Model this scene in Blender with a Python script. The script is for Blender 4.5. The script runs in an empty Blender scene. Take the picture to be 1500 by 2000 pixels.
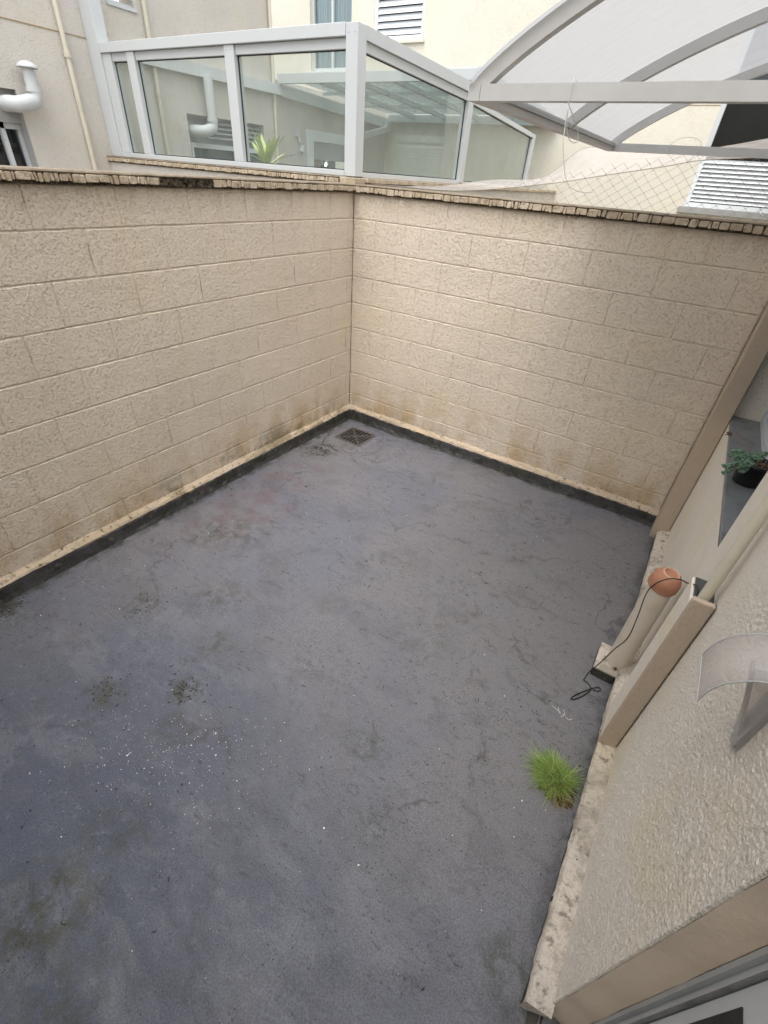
import bpy, bmesh, math, random
from mathutils import Vector, Matrix, noise
rnd = random.Random(7)
sc = bpy.context.scene
COL = sc.collection
R = math.radians

# ------------------------------------------------------------------ camera
rx, ry, rz = .9386, .0813, .537
cam = bpy.data.cameras.new('camera')
cam.sensor_fit = 'HORIZONTAL'; cam.sensor_width = 36.0; cam.lens = 36.0 * 899.9 / 1500.0
cam.clip_start = .02; cam.clip_end = 400
camo = bpy.data.objects.new('camera', cam); COL.objects.link(camo)
M = Matrix.Rotation(rz, 4, 'Z') @ Matrix.Rotation(rx, 4, 'X') @ Matrix.Rotation(ry, 4, 'Z')
M.translation = Vector((2.4961, -3.3773, 1.93))
camo.matrix_world = M
sc.camera = camo

# ------------------------------------------------------------------ sky, sun, exposure (overcast)
SUN_EL, SUN_AZ = 70.0, 168.0
w = bpy.data.worlds.new('World'); sc.world = w; w.use_nodes = True
nt = w.node_tree; nt.nodes.clear()
sky = nt.nodes.new('ShaderNodeTexSky'); sky.sky_type = 'NISHITA'; sky.sun_disc = False
sky.sun_elevation = R(SUN_EL); sky.sun_rotation = R(SUN_AZ)
sky.air_density = 1.0; sky.dust_density = 3.0
hsv = nt.nodes.new('ShaderNodeHueSaturation'); hsv.inputs['Saturation'].default_value = .22
bgn = nt.nodes.new('ShaderNodeBackground'); bgn.inputs[1].default_value = .15
wo = nt.nodes.new('ShaderNodeOutputWorld')
nt.links.new(sky.outputs[0], hsv.inputs['Color']); nt.links.new(hsv.outputs[0], bgn.inputs[0]); nt.links.new(bgn.outputs[0], wo.inputs[0])
sl = bpy.data.lights.new('sun', 'SUN'); sl.energy = .7; sl.angle = R(70); sl.color = (1, .97, .93)
so = bpy.data.objects.new('sun', sl); COL.objects.link(so)
# nishita: rotation 0 = +Y, clockwise seen from above
az = R(SUN_AZ); d = Vector((math.sin(az) * math.cos(R(SUN_EL)), math.cos(az) * math.cos(R(SUN_EL)), math.sin(R(SUN_EL))))
so.rotation_euler = (-d).to_track_quat('-Z', 'Y').to_euler()
sc.view_settings.view_transform = 'Standard'; sc.view_settings.look = 'None'
sc.view_settings.exposure = 1.36; sc.view_settings.gamma = 1; sc.view_settings.use_curve_mapping = False

# ------------------------------------------------------------------ mesh helpers
class MB:
    def __init__(s): s.v = []; s.f = []; s.sm = []
    def add(s, vs, fs, smooth=False):
        n = len(s.v); s.v += [tuple(v) for v in vs]
        for f in fs: s.f.append(tuple(i + n for i in f)); s.sm.append(smooth)
        return s
    def box(s, x0, x1, y0, y1, z0, z1, b=0.0):
        if x0 > x1: x0, x1 = x1, x0
        if y0 > y1: y0, y1 = y1, y0
        if z0 > z1: z0, z1 = z1, z0
        if b <= 0:
            vs = [(x, y, z) for x in (x0, x1) for y in (y0, y1) for z in (z0, z1)]
            return s.add(vs, [(0, 1, 3, 2), (4, 6, 7, 5), (0, 4, 5, 1), (2, 3, 7, 6), (0, 2, 6, 4), (1, 5, 7, 3)])
        bm = bmesh.new(); bmesh.ops.create_cube(bm, size=1)
        for v in bm.verts: v.co = Vector(((x0 + x1) / 2 + v.co.x * (x1 - x0), (y0 + y1) / 2 + v.co.y * (y1 - y0), (z0 + z1) / 2 + v.co.z * (z1 - z0)))
        bmesh.ops.bevel(bm, geom=bm.edges[:], offset=b, segments=2, affect='EDGES', profile=.5)
        bm.verts.index_update()
        s.add([v.co.copy() for v in bm.verts], [[v.index for v in f.verts] for f in bm.faces]); bm.free()
        return s
    def bar(s, p, q, wd, ht, up=(0, 0, 1)):
        p = Vector(p); q = Vector(q); t = (q - p).normalized(); up = Vector(up)
        a = t.cross(up); a = a.normalized() if a.length > 1e-6 else Vector((1, 0, 0)); b = a.cross(t).normalized()
        vs = []
        for c in (p, q):
            for i, j in ((-1, -1), (1, -1), (1, 1), (-1, 1)): vs.append(c + a * i * wd / 2 + b * j * ht / 2)
        return s.add(vs, [(0, 1, 2, 3), (7, 6, 5, 4), (0, 4, 5, 1), (1, 5, 6, 2), (2, 6, 7, 3), (3, 7, 4, 0)])
    def tube(s, pts, r, n=10, cap=True, smooth=True):
        pts = [Vector(p) for p in pts]; rs = r if hasattr(r, '__len__') else [r] * len(pts)
        vs = []; fs = []; a = None
        for i, p in enumerate(pts):
            t = (pts[min(i + 1, len(pts) - 1)] - pts[max(i - 1, 0)]).normalized()
            if a is None:
                a = t.cross(Vector((0, 0, 1)))
                if a.length < 1e-3: a = t.cross(Vector((1, 0, 0)))
            a = (a - t * a.dot(t)).normalized(); b = t.cross(a)
            for k in range(n):
                u = 2 * math.pi * k / n; vs.append(p + (a * math.cos(u) + b * math.sin(u)) * rs[i])
        for i in range(len(pts) - 1):
            for k in range(n): fs.append((i * n + k, i * n + (k + 1) % n, (i + 1) * n + (k + 1) % n, (i + 1) * n + k))
        s.add(vs, fs, smooth)
        if cap:
            s.add(vs[:n], [tuple(range(n - 1, -1, -1))]); s.add(vs[-n:], [tuple(range(n))])
        return s
    def lathe(s, c, prof, n=32, tilt=None, cap=False):
        c = Vector(c); Mt = tilt or Matrix.Identity(3); vs = []; fs = []
        for r_, z in prof:
            for k in range(n):
                u = 2 * math.pi * k / n; vs.append(c + Mt @ Vector((r_ * math.cos(u), r_ * math.sin(u), z)))
        for i in range(len(prof) - 1):
            for k in range(n): fs.append((i * n + k, i * n + (k + 1) % n, (i + 1) * n + (k + 1) % n, (i + 1) * n + k))
        return s.add(vs, fs, True)
    def prism(s, poly, axis, a, b):
        # poly in the two other axes, extruded from a to b along axis
        def P(u, v, t): return {0: (t, u, v), 1: (u, t, v), 2: (u, v, t)}[axis]
        n = len(poly); vs = [P(u, v, a) for u, v in poly] + [P(u, v, b) for u, v in poly]
        fs = [tuple(range(n)), tuple(range(2 * n - 1, n - 1, -1))] + [(i, i + n, (i + 1) % n + n, (i + 1) % n) for i in range(n)]
        return s.add(vs, fs)
    def mesh(s, name, fix=True):
        me = bpy.data.meshes.new(name); me.from_pydata(s.v, [], s.f); me.update()
        me.polygons.foreach_set('use_smooth', s.sm)
        if fix:
            bm = bmesh.new(); bm.from_mesh(me); bmesh.ops.recalc_face_normals(bm, faces=bm.faces[:]); bm.to_mesh(me); bm.free()
        return me
    def build(s, name, mat, parent=None, **kw):
        return link(s.mesh(name), name, mat, parent, **kw)
def link(me, name, mat, parent=None, **kw):
    if mat is not None and not me.materials: me.materials.append(mat)
    o = bpy.data.objects.new(name, me); COL.objects.link(o)
    if parent is not None:
        o.parent = parent
        off = Vector((0, 0, 0)); q = parent
        while q is not None: off += q.location; q = q.parent
        o.location = -off
    for k, v in kw.items(): o[k] = v
    return o
def thing(name, label, cat, loc=(0, 0, 0), group=None):
    o = bpy.data.objects.new(name, None); COL.objects.link(o); o.location = loc; o.empty_display_size = .1
    o['label'] = label; o['category'] = cat
    if group: o['group'] = group
    return o
def spline(pts, n=8):
    P = [Vector(p) for p in pts]; P = [P[0] * 2 - P[1]] + P + [P[-1] * 2 - P[-2]]; out = []
    for i in range(1, len(P) - 2):
        for k in range(n):
            t = k / n; a, b, c, d_ = P[i - 1:i + 3]
            out.append(.5 * ((2 * b) + (c - a) * t + (2 * a - 5 * b + 4 * c - d_) * t * t + (3 * b - a - 3 * c + d_) * t ** 3))
    return out + [P[-2]]

# ------------------------------------------------------------------ materials
def mat(name):
    m = bpy.data.materials.new(name); m.use_nodes = True; n = m.node_tree; n.nodes.clear()
    out = n.nodes.new('ShaderNodeOutputMaterial'); b = n.nodes.new('ShaderNodeBsdfPrincipled')
    n.links.new(b.outputs[0], out.inputs[0]); return m, n, b, out
class G:
    """small node graph writer"""
    def __init__(s, n): s.n = n
    def node(s, t, **kw):
        x = s.n.nodes.new(t)
        for k, v in kw.items(): setattr(x, k, v)
        return x
    def put(s, sock, v):
        if hasattr(v, 'links'): s.n.links.new(v, sock)
        else: sock.default_value = v if not (isinstance(v, tuple) and len(v) == 3 and sock.type == 'RGBA') else (*v, 1)
    def pos(s):
        return s.node('ShaderNodeNewGeometry').outputs['Position']
    def map(s, v, scale=(1, 1, 1), rot=(0, 0, 0), loc=(0, 0, 0)):
        m = s.node('ShaderNodeMapping'); s.put(m.inputs[0], v); m.inputs[1].default_value = loc; m.inputs[2].default_value = rot; m.inputs[3].default_value = scale; return m.outputs[0]
    def noise(s, v, scale, detail=3, rough=.55, dist=0):
        m = s.node('ShaderNodeTexNoise'); s.put(m.inputs['Vector'], v); m.inputs['Scale'].default_value = scale; m.inputs['Detail'].default_value = detail
        m.inputs['Roughness'].default_value = rough; m.inputs['Distortion'].default_value = dist; return m.outputs['Fac']
    def voro(s, v, scale, feat='F1', out='Distance', rand=1):
        m = s.node('ShaderNodeTexVoronoi', feature=feat); s.put(m.inputs['Vector'], v); m.inputs['Scale'].default_value = scale; m.inputs['Randomness'].default_value = rand; return m.outputs[out]
    def ramp(s, f, a, b, lo=0.0, hi=1.0, smooth=True):
        m = s.node('ShaderNodeMapRange', interpolation_type='SMOOTHSTEP' if smooth else 'LINEAR'); s.put(m.inputs[0], f)
        m.inputs[1].default_value = a; m.inputs[2].default_value = b; m.inputs[3].default_value = lo; m.inputs[4].default_value = hi; return m.outputs[0]
    def math(s, op, a, b=0.0, c=None, clamp=False):
        m = s.node('ShaderNodeMath', operation=op, use_clamp=clamp); s.put(m.inputs[0], a); s.put(m.inputs[1], b)
        if c is not None: s.put(m.inputs[2], c)
        return m.outputs[0]
    def mix(s, f, a, b, mode='MIX'):
        m = s.node('ShaderNodeMix', data_type='RGBA', blend_type=mode); s.put(m.inputs[0], f); s.put(m.inputs[6], a); s.put(m.inputs[7], b); return m.outputs[2]
    def xyz(s, v):
        m = s.node('ShaderNodeSeparateXYZ'); s.put(m.inputs[0], v); return m.outputs
    def bump(s, h, strength, dist, nrm=None):
        m = s.node('ShaderNodeBump'); s.put(m.inputs['Height'], h); m.inputs['Strength'].default_value = strength; m.inputs['Distance'].default_value = dist
        if nrm is not None: s.put(m.inputs['Normal'], nrm)
        return m.outputs[0]
    def dist_to(s, v, p, scale=(1, 1, 1)):
        q = s.map(v, scale=scale, loc=tuple(-a * b for a, b in zip(p, scale)))
        m = s.node('ShaderNodeVectorMath', operation='LENGTH'); s.put(m.inputs[0], q); return m.outputs['Value']

def stucco(name, col, scale=60, depth=.004, strength=.8, grime=0.0, moss=0.0, var=.06, mode='trowel', yellow=.25, specks=.0, ledge=0):
    m, n, b, out = mat(name); g = G(n); P = g.pos()
    big = g.noise(P, 1.1, 4); mid = g.noise(P, 7, 3)
    c = g.mix(g.ramp(big, .35, .65), tuple(x * (1 - var) for x in col), tuple(x * (1 + var * .6) for x in col))
    c = g.mix(g.math('MULTIPLY', g.ramp(g.noise(g.map(P, loc=(5, 3, 1)), 2.2, 4), .5, .72), yellow), c, (col[0] * .98, col[1] * .93, col[2] * .72))
    c = g.mix(g.math('MULTIPLY', g.ramp(mid, .55, .75), .12), c, (col[0] * .7, col[1] * .68, col[2] * .62))
    z = g.xyz(P)[2]
    if mode in ('trowel', 'spatter'):
        n1 = g.noise(P, scale, 7, .74, .15)
        n2 = g.noise(g.map(P, loc=(1, 7, 2)), scale * 1.25, 2.5, .6, .3)
        pit = g.ramp(n2, .34, .43, 1, 0); fleck = g.ramp(n2, .585, .66)
        h = g.math('ADD', g.math('MULTIPLY', n1, 1.7), g.math('MULTIPLY', fleck, .75))
        h = g.math('SUBTRACT', h, g.math('MULTIPLY', pit, .7))
        h = g.math('ADD', h, g.math('MULTIPLY', g.noise(P, scale * .3, 2), .8))
    else:
        h = g.math('ADD', g.noise(P, scale, 5, .65), g.math('MULTIPLY', g.noise(P, scale * .2, 3), 1.5))
    # relief shading put into the colour: pits darkened, raised flecks lightened
    if mode != 'smooth':
        c = g.mix(g.math('MULTIPLY', pit, .20), c, (col[0] * .45, col[1] * .40, col[2] * .32))
        c = g.mix(g.math('MULTIPLY', fleck, .25), c, (min(col[0] * 1.16, .9), min(col[1] * 1.16, .86), min(col[2] * 1.16, .8)))
    if grime > 0:
        gr = g.math('MULTIPLY', g.ramp(z, .06, .62, 1, 0), g.ramp(g.noise(g.map(P, scale=(1, 1, .55)), 5, 5, .6), .38, .68))
        c = g.mix(g.math('MULTIPLY', gr, grime), c, (col[0] * .72, col[1] * .56, col[2] * .33))
        up = g.math('MULTIPLY', g.ramp(z, 1.62, 1.8, 0, 1), g.ramp(g.noise(g.map(P, scale=(1, 1, .25)), 9, 4), .35, .7))
        c = g.mix(g.math('MULTIPLY', up, grime * .55), c, (col[0] * .62, col[1] * .55, col[2] * .45))  # streak stains under the coping, with its dark shadow coloured in too
    if moss > 0:
        a = g.math('MULTIPLY', g.ramp(z, .1, .34, 1, 0), g.ramp(g.noise(P, 3.4, 4, .6), .46, .66))
        a = g.math('MULTIPLY', a, g.ramp(g.xyz(P)[0], .03, .10, 1, .25))
        c = g.mix(g.math('MULTIPLY', a, moss * .8), c, (.14, .12, .05))
        a = g.math('MULTIPLY', g.ramp(z, .10, .2, 1, 0), g.ramp(g.noise(P, 38, 4, .7), .56, .66))
        c = g.mix(g.math('MULTIPLY', a, moss), c, (.05, .042, .022))
    if ledge:
        c = g.mix(g.ramp(g.noise(P, 9, 6, .7), .44, .62, 0, .75), c, (.30, .27, .21))
        c = g.mix(g.ramp(g.noise(g.map(P, loc=(2, 2, 2)), 28, 4, .7), .53, .66, 0, .7), c, (.15, .13, .10))
    if specks > 0:
        sp = g.math('MULTIPLY', g.ramp(g.voro(P, 26), .05, .09, 1, 0), g.ramp(g.noise(P, 14, 2), .55, .6))
        c = g.mix(g.math('MULTIPLY', sp, specks), c, (.10, .085, .06))
    g.put(b.inputs['Base Color'], c); b.inputs['Roughness'].default_value = .9; b.inputs['Specular IOR Level'].default_value = .12
    g.put(b.inputs['Normal'], g.bump(h, strength, depth))
    return m
def plain(name, col, rough=.5, metal=0.0, bump=0, bscale=40, dirt=0.0, dirtcol=(.1, .09, .07), spec=.5, dscale=6):
    m, n, b, out = mat(name); g = G(n); P = g.pos()
    c = col
    if dirt > 0:
        f = g.ramp(g.noise(P, dscale, 5, .62), .46, .72)
        c = g.mix(g.math('MULTIPLY', f, dirt), col, dirtcol)
    g.put(b.inputs['Base Color'], c)
    g.put(b.inputs['Roughness'], g.ramp(g.noise(P, 18, 3), .3, .7, rough * .85, min(1, rough * 1.15)))
    b.inputs['Metallic'].default_value = metal; b.inputs['Specular IOR Level'].default_value = spec
    if bump: g.put(b.inputs['Normal'], g.bump(g.noise(P, bscale, 3), .5, bump))
    return m
def glass_mat(name, tint, ior=1.5, rough=.0, haze=0.0, hazecol=(.6, .65, .62), wave=.0):
    m, n, b, out = mat(name); g = G(n); n.nodes.remove(b); P = g.pos()
    t = g.node('ShaderNodeBsdfTransparent'); t.inputs[0].default_value = (*tint, 1)
    gl = g.node('ShaderNodeBsdfGlossy'); gl.inputs['Roughness'].default_value = rough
    ge_ = g.node('ShaderNodeNewGeometry'); dt = g.node('ShaderNodeVectorMath', operation='DOT_PRODUCT')
    g.put(dt.inputs[0], ge_.outputs['Normal']); g.put(dt.inputs[1], ge_.outputs['Incoming'])
    f0 = ((ior - 1) / (ior + 1)) ** 2
    fr_ = g.math('MULTIPLY_ADD', g.math('POWER', g.math('SUBTRACT', 1.0, g.math('ABSOLUTE', dt.outputs['Value'])), 5.0), 1 - f0, f0)
    if wave:
        bp = g.bump(g.noise(P, 1.6, 2), .2, wave); g.put(gl.inputs['Normal'], bp)
    mx = g.node('ShaderNodeMixShader'); g.put(mx.inputs[0], fr_); g.put(mx.inputs[1], t.outputs[0]); g.put(mx.inputs[2], gl.outputs[0])
    last = mx.outputs[0]
    if haze > 0:
        df = g.node('ShaderNodeBsdfDiffuse'); df.inputs[0].default_value = (*hazecol, 1)
        tl = g.node('ShaderNodeBsdfTranslucent'); tl.inputs[0].default_value = (*hazecol, 1)
        m1 = g.node('ShaderNodeMixShader'); m1.inputs[0].default_value = .5; g.put(m1.inputs[1], df.outputs[0]); g.put(m1.inputs[2], tl.outputs[0])
        m2 = g.node('ShaderNodeMixShader'); g.put(m2.inputs[0], g.ramp(g.noise(g.map(P, scale=(1, 1, .4)), 5, 4), .2, .8, haze * .7, min(1, haze * 1.3)))
        g.put(m2.inputs[1], last); g.put(m2.inputs[2], m1.outputs[0]); last = m2.outputs[0]
    n.links.new(last, out.inputs[0]); return m

CREAM = (.76, .662, .54)
M_BLOCK = stucco('block_paint', CREAM, 62, .0044, 1.0, grime=.75, moss=.9, var=.05)
M_JOINT = stucco('joint_mortar', (.36, .28, .18), 60, .002, .5, grime=.5, moss=.9)
M_HOUSE = stucco('house_stucco', (.86, .80, .70), 105, .0034, .95, var=.05, mode='spatter', yellow=.5)
M_CHASE_SHADED = stucco('chase_shaded_render', (.52, .425, .33), 90, .0035, .7, var=.07, mode='trowel', yellow=.1)  # house paint darkened: dimmer light on the front face put into the colour
M_PILAST_SHADED = stucco('pilaster_shaded_render', (.50, .41, .315), 150, .002, .6, var=.05, mode='trowel', yellow=.1)  # same paint again, its less lit front face darkened in the colour
M_REVEAL = stucco('reveal_render', (.66, .55, .44), 60, .003, .5, var=.22, mode='smooth', yellow=.1)
M_LEDGE = stucco('ledge_render', (.58, .52, .45), 80, .0030, .8, var=.22, mode='spatter', yellow=.5, specks=1.0, ledge=1)
M_FILLET = stucco('fillet_mortar', (.54, .44, .33), 90, .003, .6, var=.12, mode='smooth', yellow=.5, moss=.8)
M_NEIGH = stucco('neighbour_stucco', (.60, .565, .51), 70, .004, .7, var=.07, mode='spatter', yellow=.3)
M_FAR = stucco('far_stucco', (.70, .665, .57), 70, .003, .55, var=.04, mode='spatter', yellow=.2)
M_SHUT = plain('white_shutter', (.74, .77, .79), .4, dirt=.15, dirtcol=(.45, .45, .42))
M_ALU = plain('white_aluminium', (.54, .565, .57), .38, bump=.0004, bscale=9, dirt=.12, dirtcol=(.45, .45, .42))
M_ALU2 = plain('white_painted_steel', (.57, .57, .56), .42, dirt=.25, dirtcol=(.40, .39, .36), bump=.0003, bscale=20)
M_GREYALU = plain('grey_aluminium', (.42, .44, .45), .42, dirt=.3, dirtcol=(.25, .25, .24))
M_BLACK = plain('black_gasket', (.012, .013, .014), .5)
M_PVC = plain('cream_pvc', (.60, .56, .45), .4, dirt=.3, dirtcol=(.42, .37, .27), dscale=9)
M_PVC2 = plain('painted_drain_pvc', (.58, .52, .43), .45, dirt=.4, dirtcol=(.40, .34, .25), dscale=7)
M_DUCT = plain('vent_duct', (.55, .57, .57), .4, dirt=.3, dirtcol=(.4, .4, .38))
M_TERRA = plain('terracotta', (.38, .175, .105), .85, bump=.0012, bscale=70, dirt=.35, dirtcol=(.50, .25, .16))
M_TERRA2 = plain('pale_terracotta', (.58, .36, .26), .8)
M_SLATE = plain('grey_slate', (.17, .175, .18), .35, bump=.0006, bscale=30, dirt=.7, dirtcol=(.06, .06, .06), dscale=11)
M_SLATE2 = plain('dark_slate', (.05, .055, .058), .4, dirt=.4, dirtcol=(.1, .1, .1))
M_POT = plain('black_plastic', (.010, .011, .012), .35)
M_SOIL = plain('potting_soil', (.06, .04, .028), .9, bump=.004, bscale=120)
M_CABLE = plain('black_cable', (.012, .012, .012), .45)
M_CONC = plain('grey_concrete', (.30, .285, .26), .8, bump=.002, bscale=60, dirt=.4)
M_LINTEL = plain('grey_lintel', (.33, .33, .32), .7, bump=.002, bscale=60, dirt=.3, dirtcol=(.2, .2, .18))
M_GROUND = plain('soil_ground', (.16, .14, .12), .9)
M_DARKROOM = plain('dark_room', (.03, .032, .035), .8)
M_CURTAIN = plain('grey_curtain', (.50, .54, .56), .8)
M_CLEARGLASS = glass_mat('clear_glass', (.86, .9, .9), 1.5, 0)
M_BROWN = plain('brown_curtain', (.50, .33, .24), .8)
M_WHITE = plain('white_flake', (.85, .85, .83), .5)
M_DEBRIS = plain('dark_debris', (.03, .028, .022), .8)
M_STRING = plain('net_string', (.30, .26, .21), .7)
M_STRINGW = plain('white_string', (.75, .75, .72), .5)
M_TWIG = plain('drain_plastic', (.095, .083, .080), .5, dirt=.5, dirtcol=(.2, .16, .14), dscale=30)
M_GLASS = glass_mat('green_glass', (.935, .96, .945), 1.5, 0, haze=.11, hazecol=(.62, .67, .63))
M_DARKGLASS = glass_mat('window_glass', (.55, .6, .62), 1.55, 0)
M_POLY = None

def coping_mat(dark=1.0):
    m, n, b, out = mat('coping_stone'); g = G(n); P = g.pos()
    c = g.mix(g.ramp(g.noise(P, 12, 5, .65), .35, .65), (.56, .47, .37), (.42, .33, .23))
    c = g.mix(g.ramp(g.noise(P, 45, 5, .7), .54, .70, 0, .75), c, (.10, .075, .045))
    c = g.mix(g.ramp(g.noise(g.map(P, loc=(9, 2, 2)), 6, 3), .55, .7, 0, .35), c, (.2, .17, .1))
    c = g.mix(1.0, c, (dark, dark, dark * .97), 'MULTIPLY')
    g.put(b.inputs['Base Color'], c); b.inputs['Roughness'].default_value = .9
    g.put(b.inputs['Normal'], g.bump(g.noise(P, 90, 4, .65), .9, .006)); return m
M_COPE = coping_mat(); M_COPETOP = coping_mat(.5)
def grime_mat():
    m, n, b, out = mat('black_grime'); g = G(n); P = g.pos()
    c = g.mix(g.ramp(g.noise(P, 60, 4), .4, .65), (.03, .022, .014), (.13, .10, .06))
    g.put(b.inputs['Base Color'], c); b.inputs['Roughness'].default_value = .95
    g.put(b.inputs['Normal'], g.bump(g.noise(P, 110, 4), 1, .008)); return m
M_GRIME = grime_mat()

def floor_mat():
    m, n, b, out = mat('painted_screed'); g = G(n); P = g.pos()
    Pd = g.map(P, rot=(0, 0, .6), scale=(1, 1.8, 1))
    big = g.noise(P, 1.0, 5, .6, .8)
    c = g.mix(g.ramp(big, .36, .64), (.128, .128, .145), (.158, .149, .148))
    # near left is bluer paint with near-end shade darkened into its colour, the right part is worn to a warmer grey
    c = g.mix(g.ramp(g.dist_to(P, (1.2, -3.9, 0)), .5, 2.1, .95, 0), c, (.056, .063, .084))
    c = g.mix(g.ramp(g.dist_to(P, (2.45, -1.4, 0)), .3, 1.5, .7, 0), c, (.158, .147, .138))
    red = g.math('MULTIPLY', g.ramp(g.dist_to(P, (.34, -1.55, 0), (1, .42, 1)), .1, .42, 1, 0), g.ramp(g.noise(P, 7, 5, .6), .44, .58))
    c = g.mix(g.math('MULTIPLY', red, .5), c, (.135, .082, .082))
    # worn paler patches with fairly sharp edges, and darker damp ones
    c = g.mix(g.ramp(g.noise(Pd, 2.3, 9, .68, .6), .50, .60, 0, .34), c, (.150, .150, .160))
    c = g.mix(g.ramp(g.noise(g.map(Pd, loc=(4, 4, 0)), 2.9, 9, .68, .5), .52, .62, 0, .26), c, (.062, .060, .062))
    c = g.mix(g.ramp(g.noise(g.map(P, loc=(7, 1, 0)), 1.5, 8, .7, .3), .55, .62, 0, .3), c, (.105, .096, .090))
    # tide lines left by drying puddles
    tl = g.math('ABSOLUTE', g.math('SUBTRACT', g.noise(g.map(P, loc=(1, 5, 0)), 1.3, 6, .55, .4), .5))
    tl = g.math('MULTIPLY', g.ramp(tl, .0, .010, 1, 0), g.ramp(g.noise(g.map(P, loc=(8, 8, 0)), 2.2, 3), .48, .58))
    c = g.mix(g.math('MULTIPLY', tl, .5), c, (.045, .043, .038))
    # dirt rubbed into streaks
    st = g.noise(g.map(P, rot=(0, 0, .95), scale=(1, 2.6, 1)), 16, 8, .78, .4)
    msk = g.ramp(g.noise(g.map(P, loc=(2, 8, 0)), 1.9, 5), .40, .60)
    c = g.mix(g.math('MULTIPLY', g.ramp(st, .54, .66), g.math('MULTIPLY', msk, .75)), c, (.040, .038, .034))
    mot = g.noise(P, 26, 9, .75, .2)
    c = g.mix(g.ramp(mot, .53, .66, 0, .42), c, (.055, .053, .051))
    c = g.mix(g.ramp(mot, .46, .34, 0, .4), c, (.150, .150, .155))
    al = None
    for (x, y, r_, k) in ((.92, -3.02, .14, .9), (1.2, -2.80, .11, 1.0), (.60, -2.62, .15, .7), (.85, -2.35, .20, .6), (1.1, -2.55, .14, .6), (1.48, -3.54, .24, 1.0), (1.75, -3.62, .25, .6),
                         (.22, -.72, .22, .9), (.36, -.46, .14, .7), (.55, -1.9, .3, .5), (2.2, -2.75, .12, .6), (2.75, -2.85, .14, .7), (.42, -2.0, .26, .6), (.1, -3.05, .17, .9), (1.3, -2.95, .12, .6), (1.9, -1.9, .3, .3), (1.45, -3.3, .2, .5), (2.0, -2.55, .12, .6)):
        q = g.ramp(g.dist_to(P, (x, y, 0)), r_ * .2, r_, k, 0); al = q if al is None else g.math('MAXIMUM', al, q)
    al = g.math('MULTIPLY', al, g.ramp(g.noise(P, 15, 9, .75, .3), .42, .60))
    c = g.mix(g.math('MULTIPLY', al, .85), c, (.036, .038, .021))
    vd = g.voro(g.map(P, scale=(1, 1.6, 1)), 42)
    pk = g.math('MULTIPLY', g.ramp(vd, .10, .20, 1, 0), g.ramp(g.noise(P, 5.5, 5, .6), .47, .57))
    c = g.mix(g.math('MULTIPLY', pk, .8), c, (.024, .022, .020))
    vd2 = g.voro(g.map(P, rot=(0, 0, .8), scale=(1, 2.4, 1), loc=(3, 2, 0)), 19)
    c = g.mix(g.math('MULTIPLY', g.ramp(vd2, .05, .11, .8, 0), g.ramp(g.noise(g.map(P, loc=(3, 9, 0)), 3.5, 4, .6), .5, .58)), c, (.022, .021, .018))
    lt = g.math('MULTIPLY', g.ramp(g.voro(g.map(P, loc=(3, 3, 0)), 75), .05, .1, 1, 0), g.ramp(g.noise(P, 9, 2), .55, .62))
    c = g.mix(g.math('MULTIPLY', lt, .5), c, (.24, .24, .24))
    fine = g.noise(P, 190, 3, .65)
    c = g.mix(1.0, c, g.mix(g.ramp(fine, .3, .7), (.76, .775, .82), (1.33, 1.355, 1.43)), 'MULTIPLY')
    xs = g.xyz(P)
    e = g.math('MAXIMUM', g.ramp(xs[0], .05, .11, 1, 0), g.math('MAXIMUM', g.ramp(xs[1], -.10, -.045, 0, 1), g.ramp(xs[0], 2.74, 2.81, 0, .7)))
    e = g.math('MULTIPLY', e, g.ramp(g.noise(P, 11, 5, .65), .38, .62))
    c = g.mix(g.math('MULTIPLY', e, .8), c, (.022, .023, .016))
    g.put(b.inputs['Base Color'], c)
    g.put(b.inputs['Roughness'], g.ramp(g.noise(Pd, 5, 5, .6), .3, .7, .45, .72))
    b.inputs['Specular IOR Level'].default_value = .4
    h = g.math('ADD', g.noise(P, 6, 4), g.math('MULTIPLY', g.noise(P, 80, 5, .65), .16)); h = g.math('ADD', h, g.math('MULTIPLY', mot, .14))
    g.put(b.inputs['Normal'], g.bump(h, .6, .006)); return m
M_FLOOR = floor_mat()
def skirt_mat():
    m, n, b, out = mat('painted_skirting'); g = G(n); P = g.pos()
    c = g.mix(g.ramp(g.noise(P, 5, 4), .4, .6), (.052, .051, .052), (.036, .035, .034))
    c = g.mix(g.ramp(g.noise(P, 13, 6, .7), .46, .62, 0, .85), c, (.018, .018, .012))
    c = g.mix(g.ramp(g.noise(g.map(P, loc=(6, 1, 0)), 22, 6, .75), .56, .64, 0, .6), c, (.14, .125, .11))
    c = g.mix(g.ramp(g.noise(g.map(P, loc=(1, 1, 6)), 6, 5, .7), .54, .64, 0, .5), c, (.045, .05, .025))
    g.put(b.inputs['Base Color'], c); b.inputs['Roughness'].default_value = .6
    g.put(b.inputs['Normal'], g.bump(g.noise(P, 45, 5, .6), .8, .005)); return m
M_SKIRT = skirt_mat()

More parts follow.
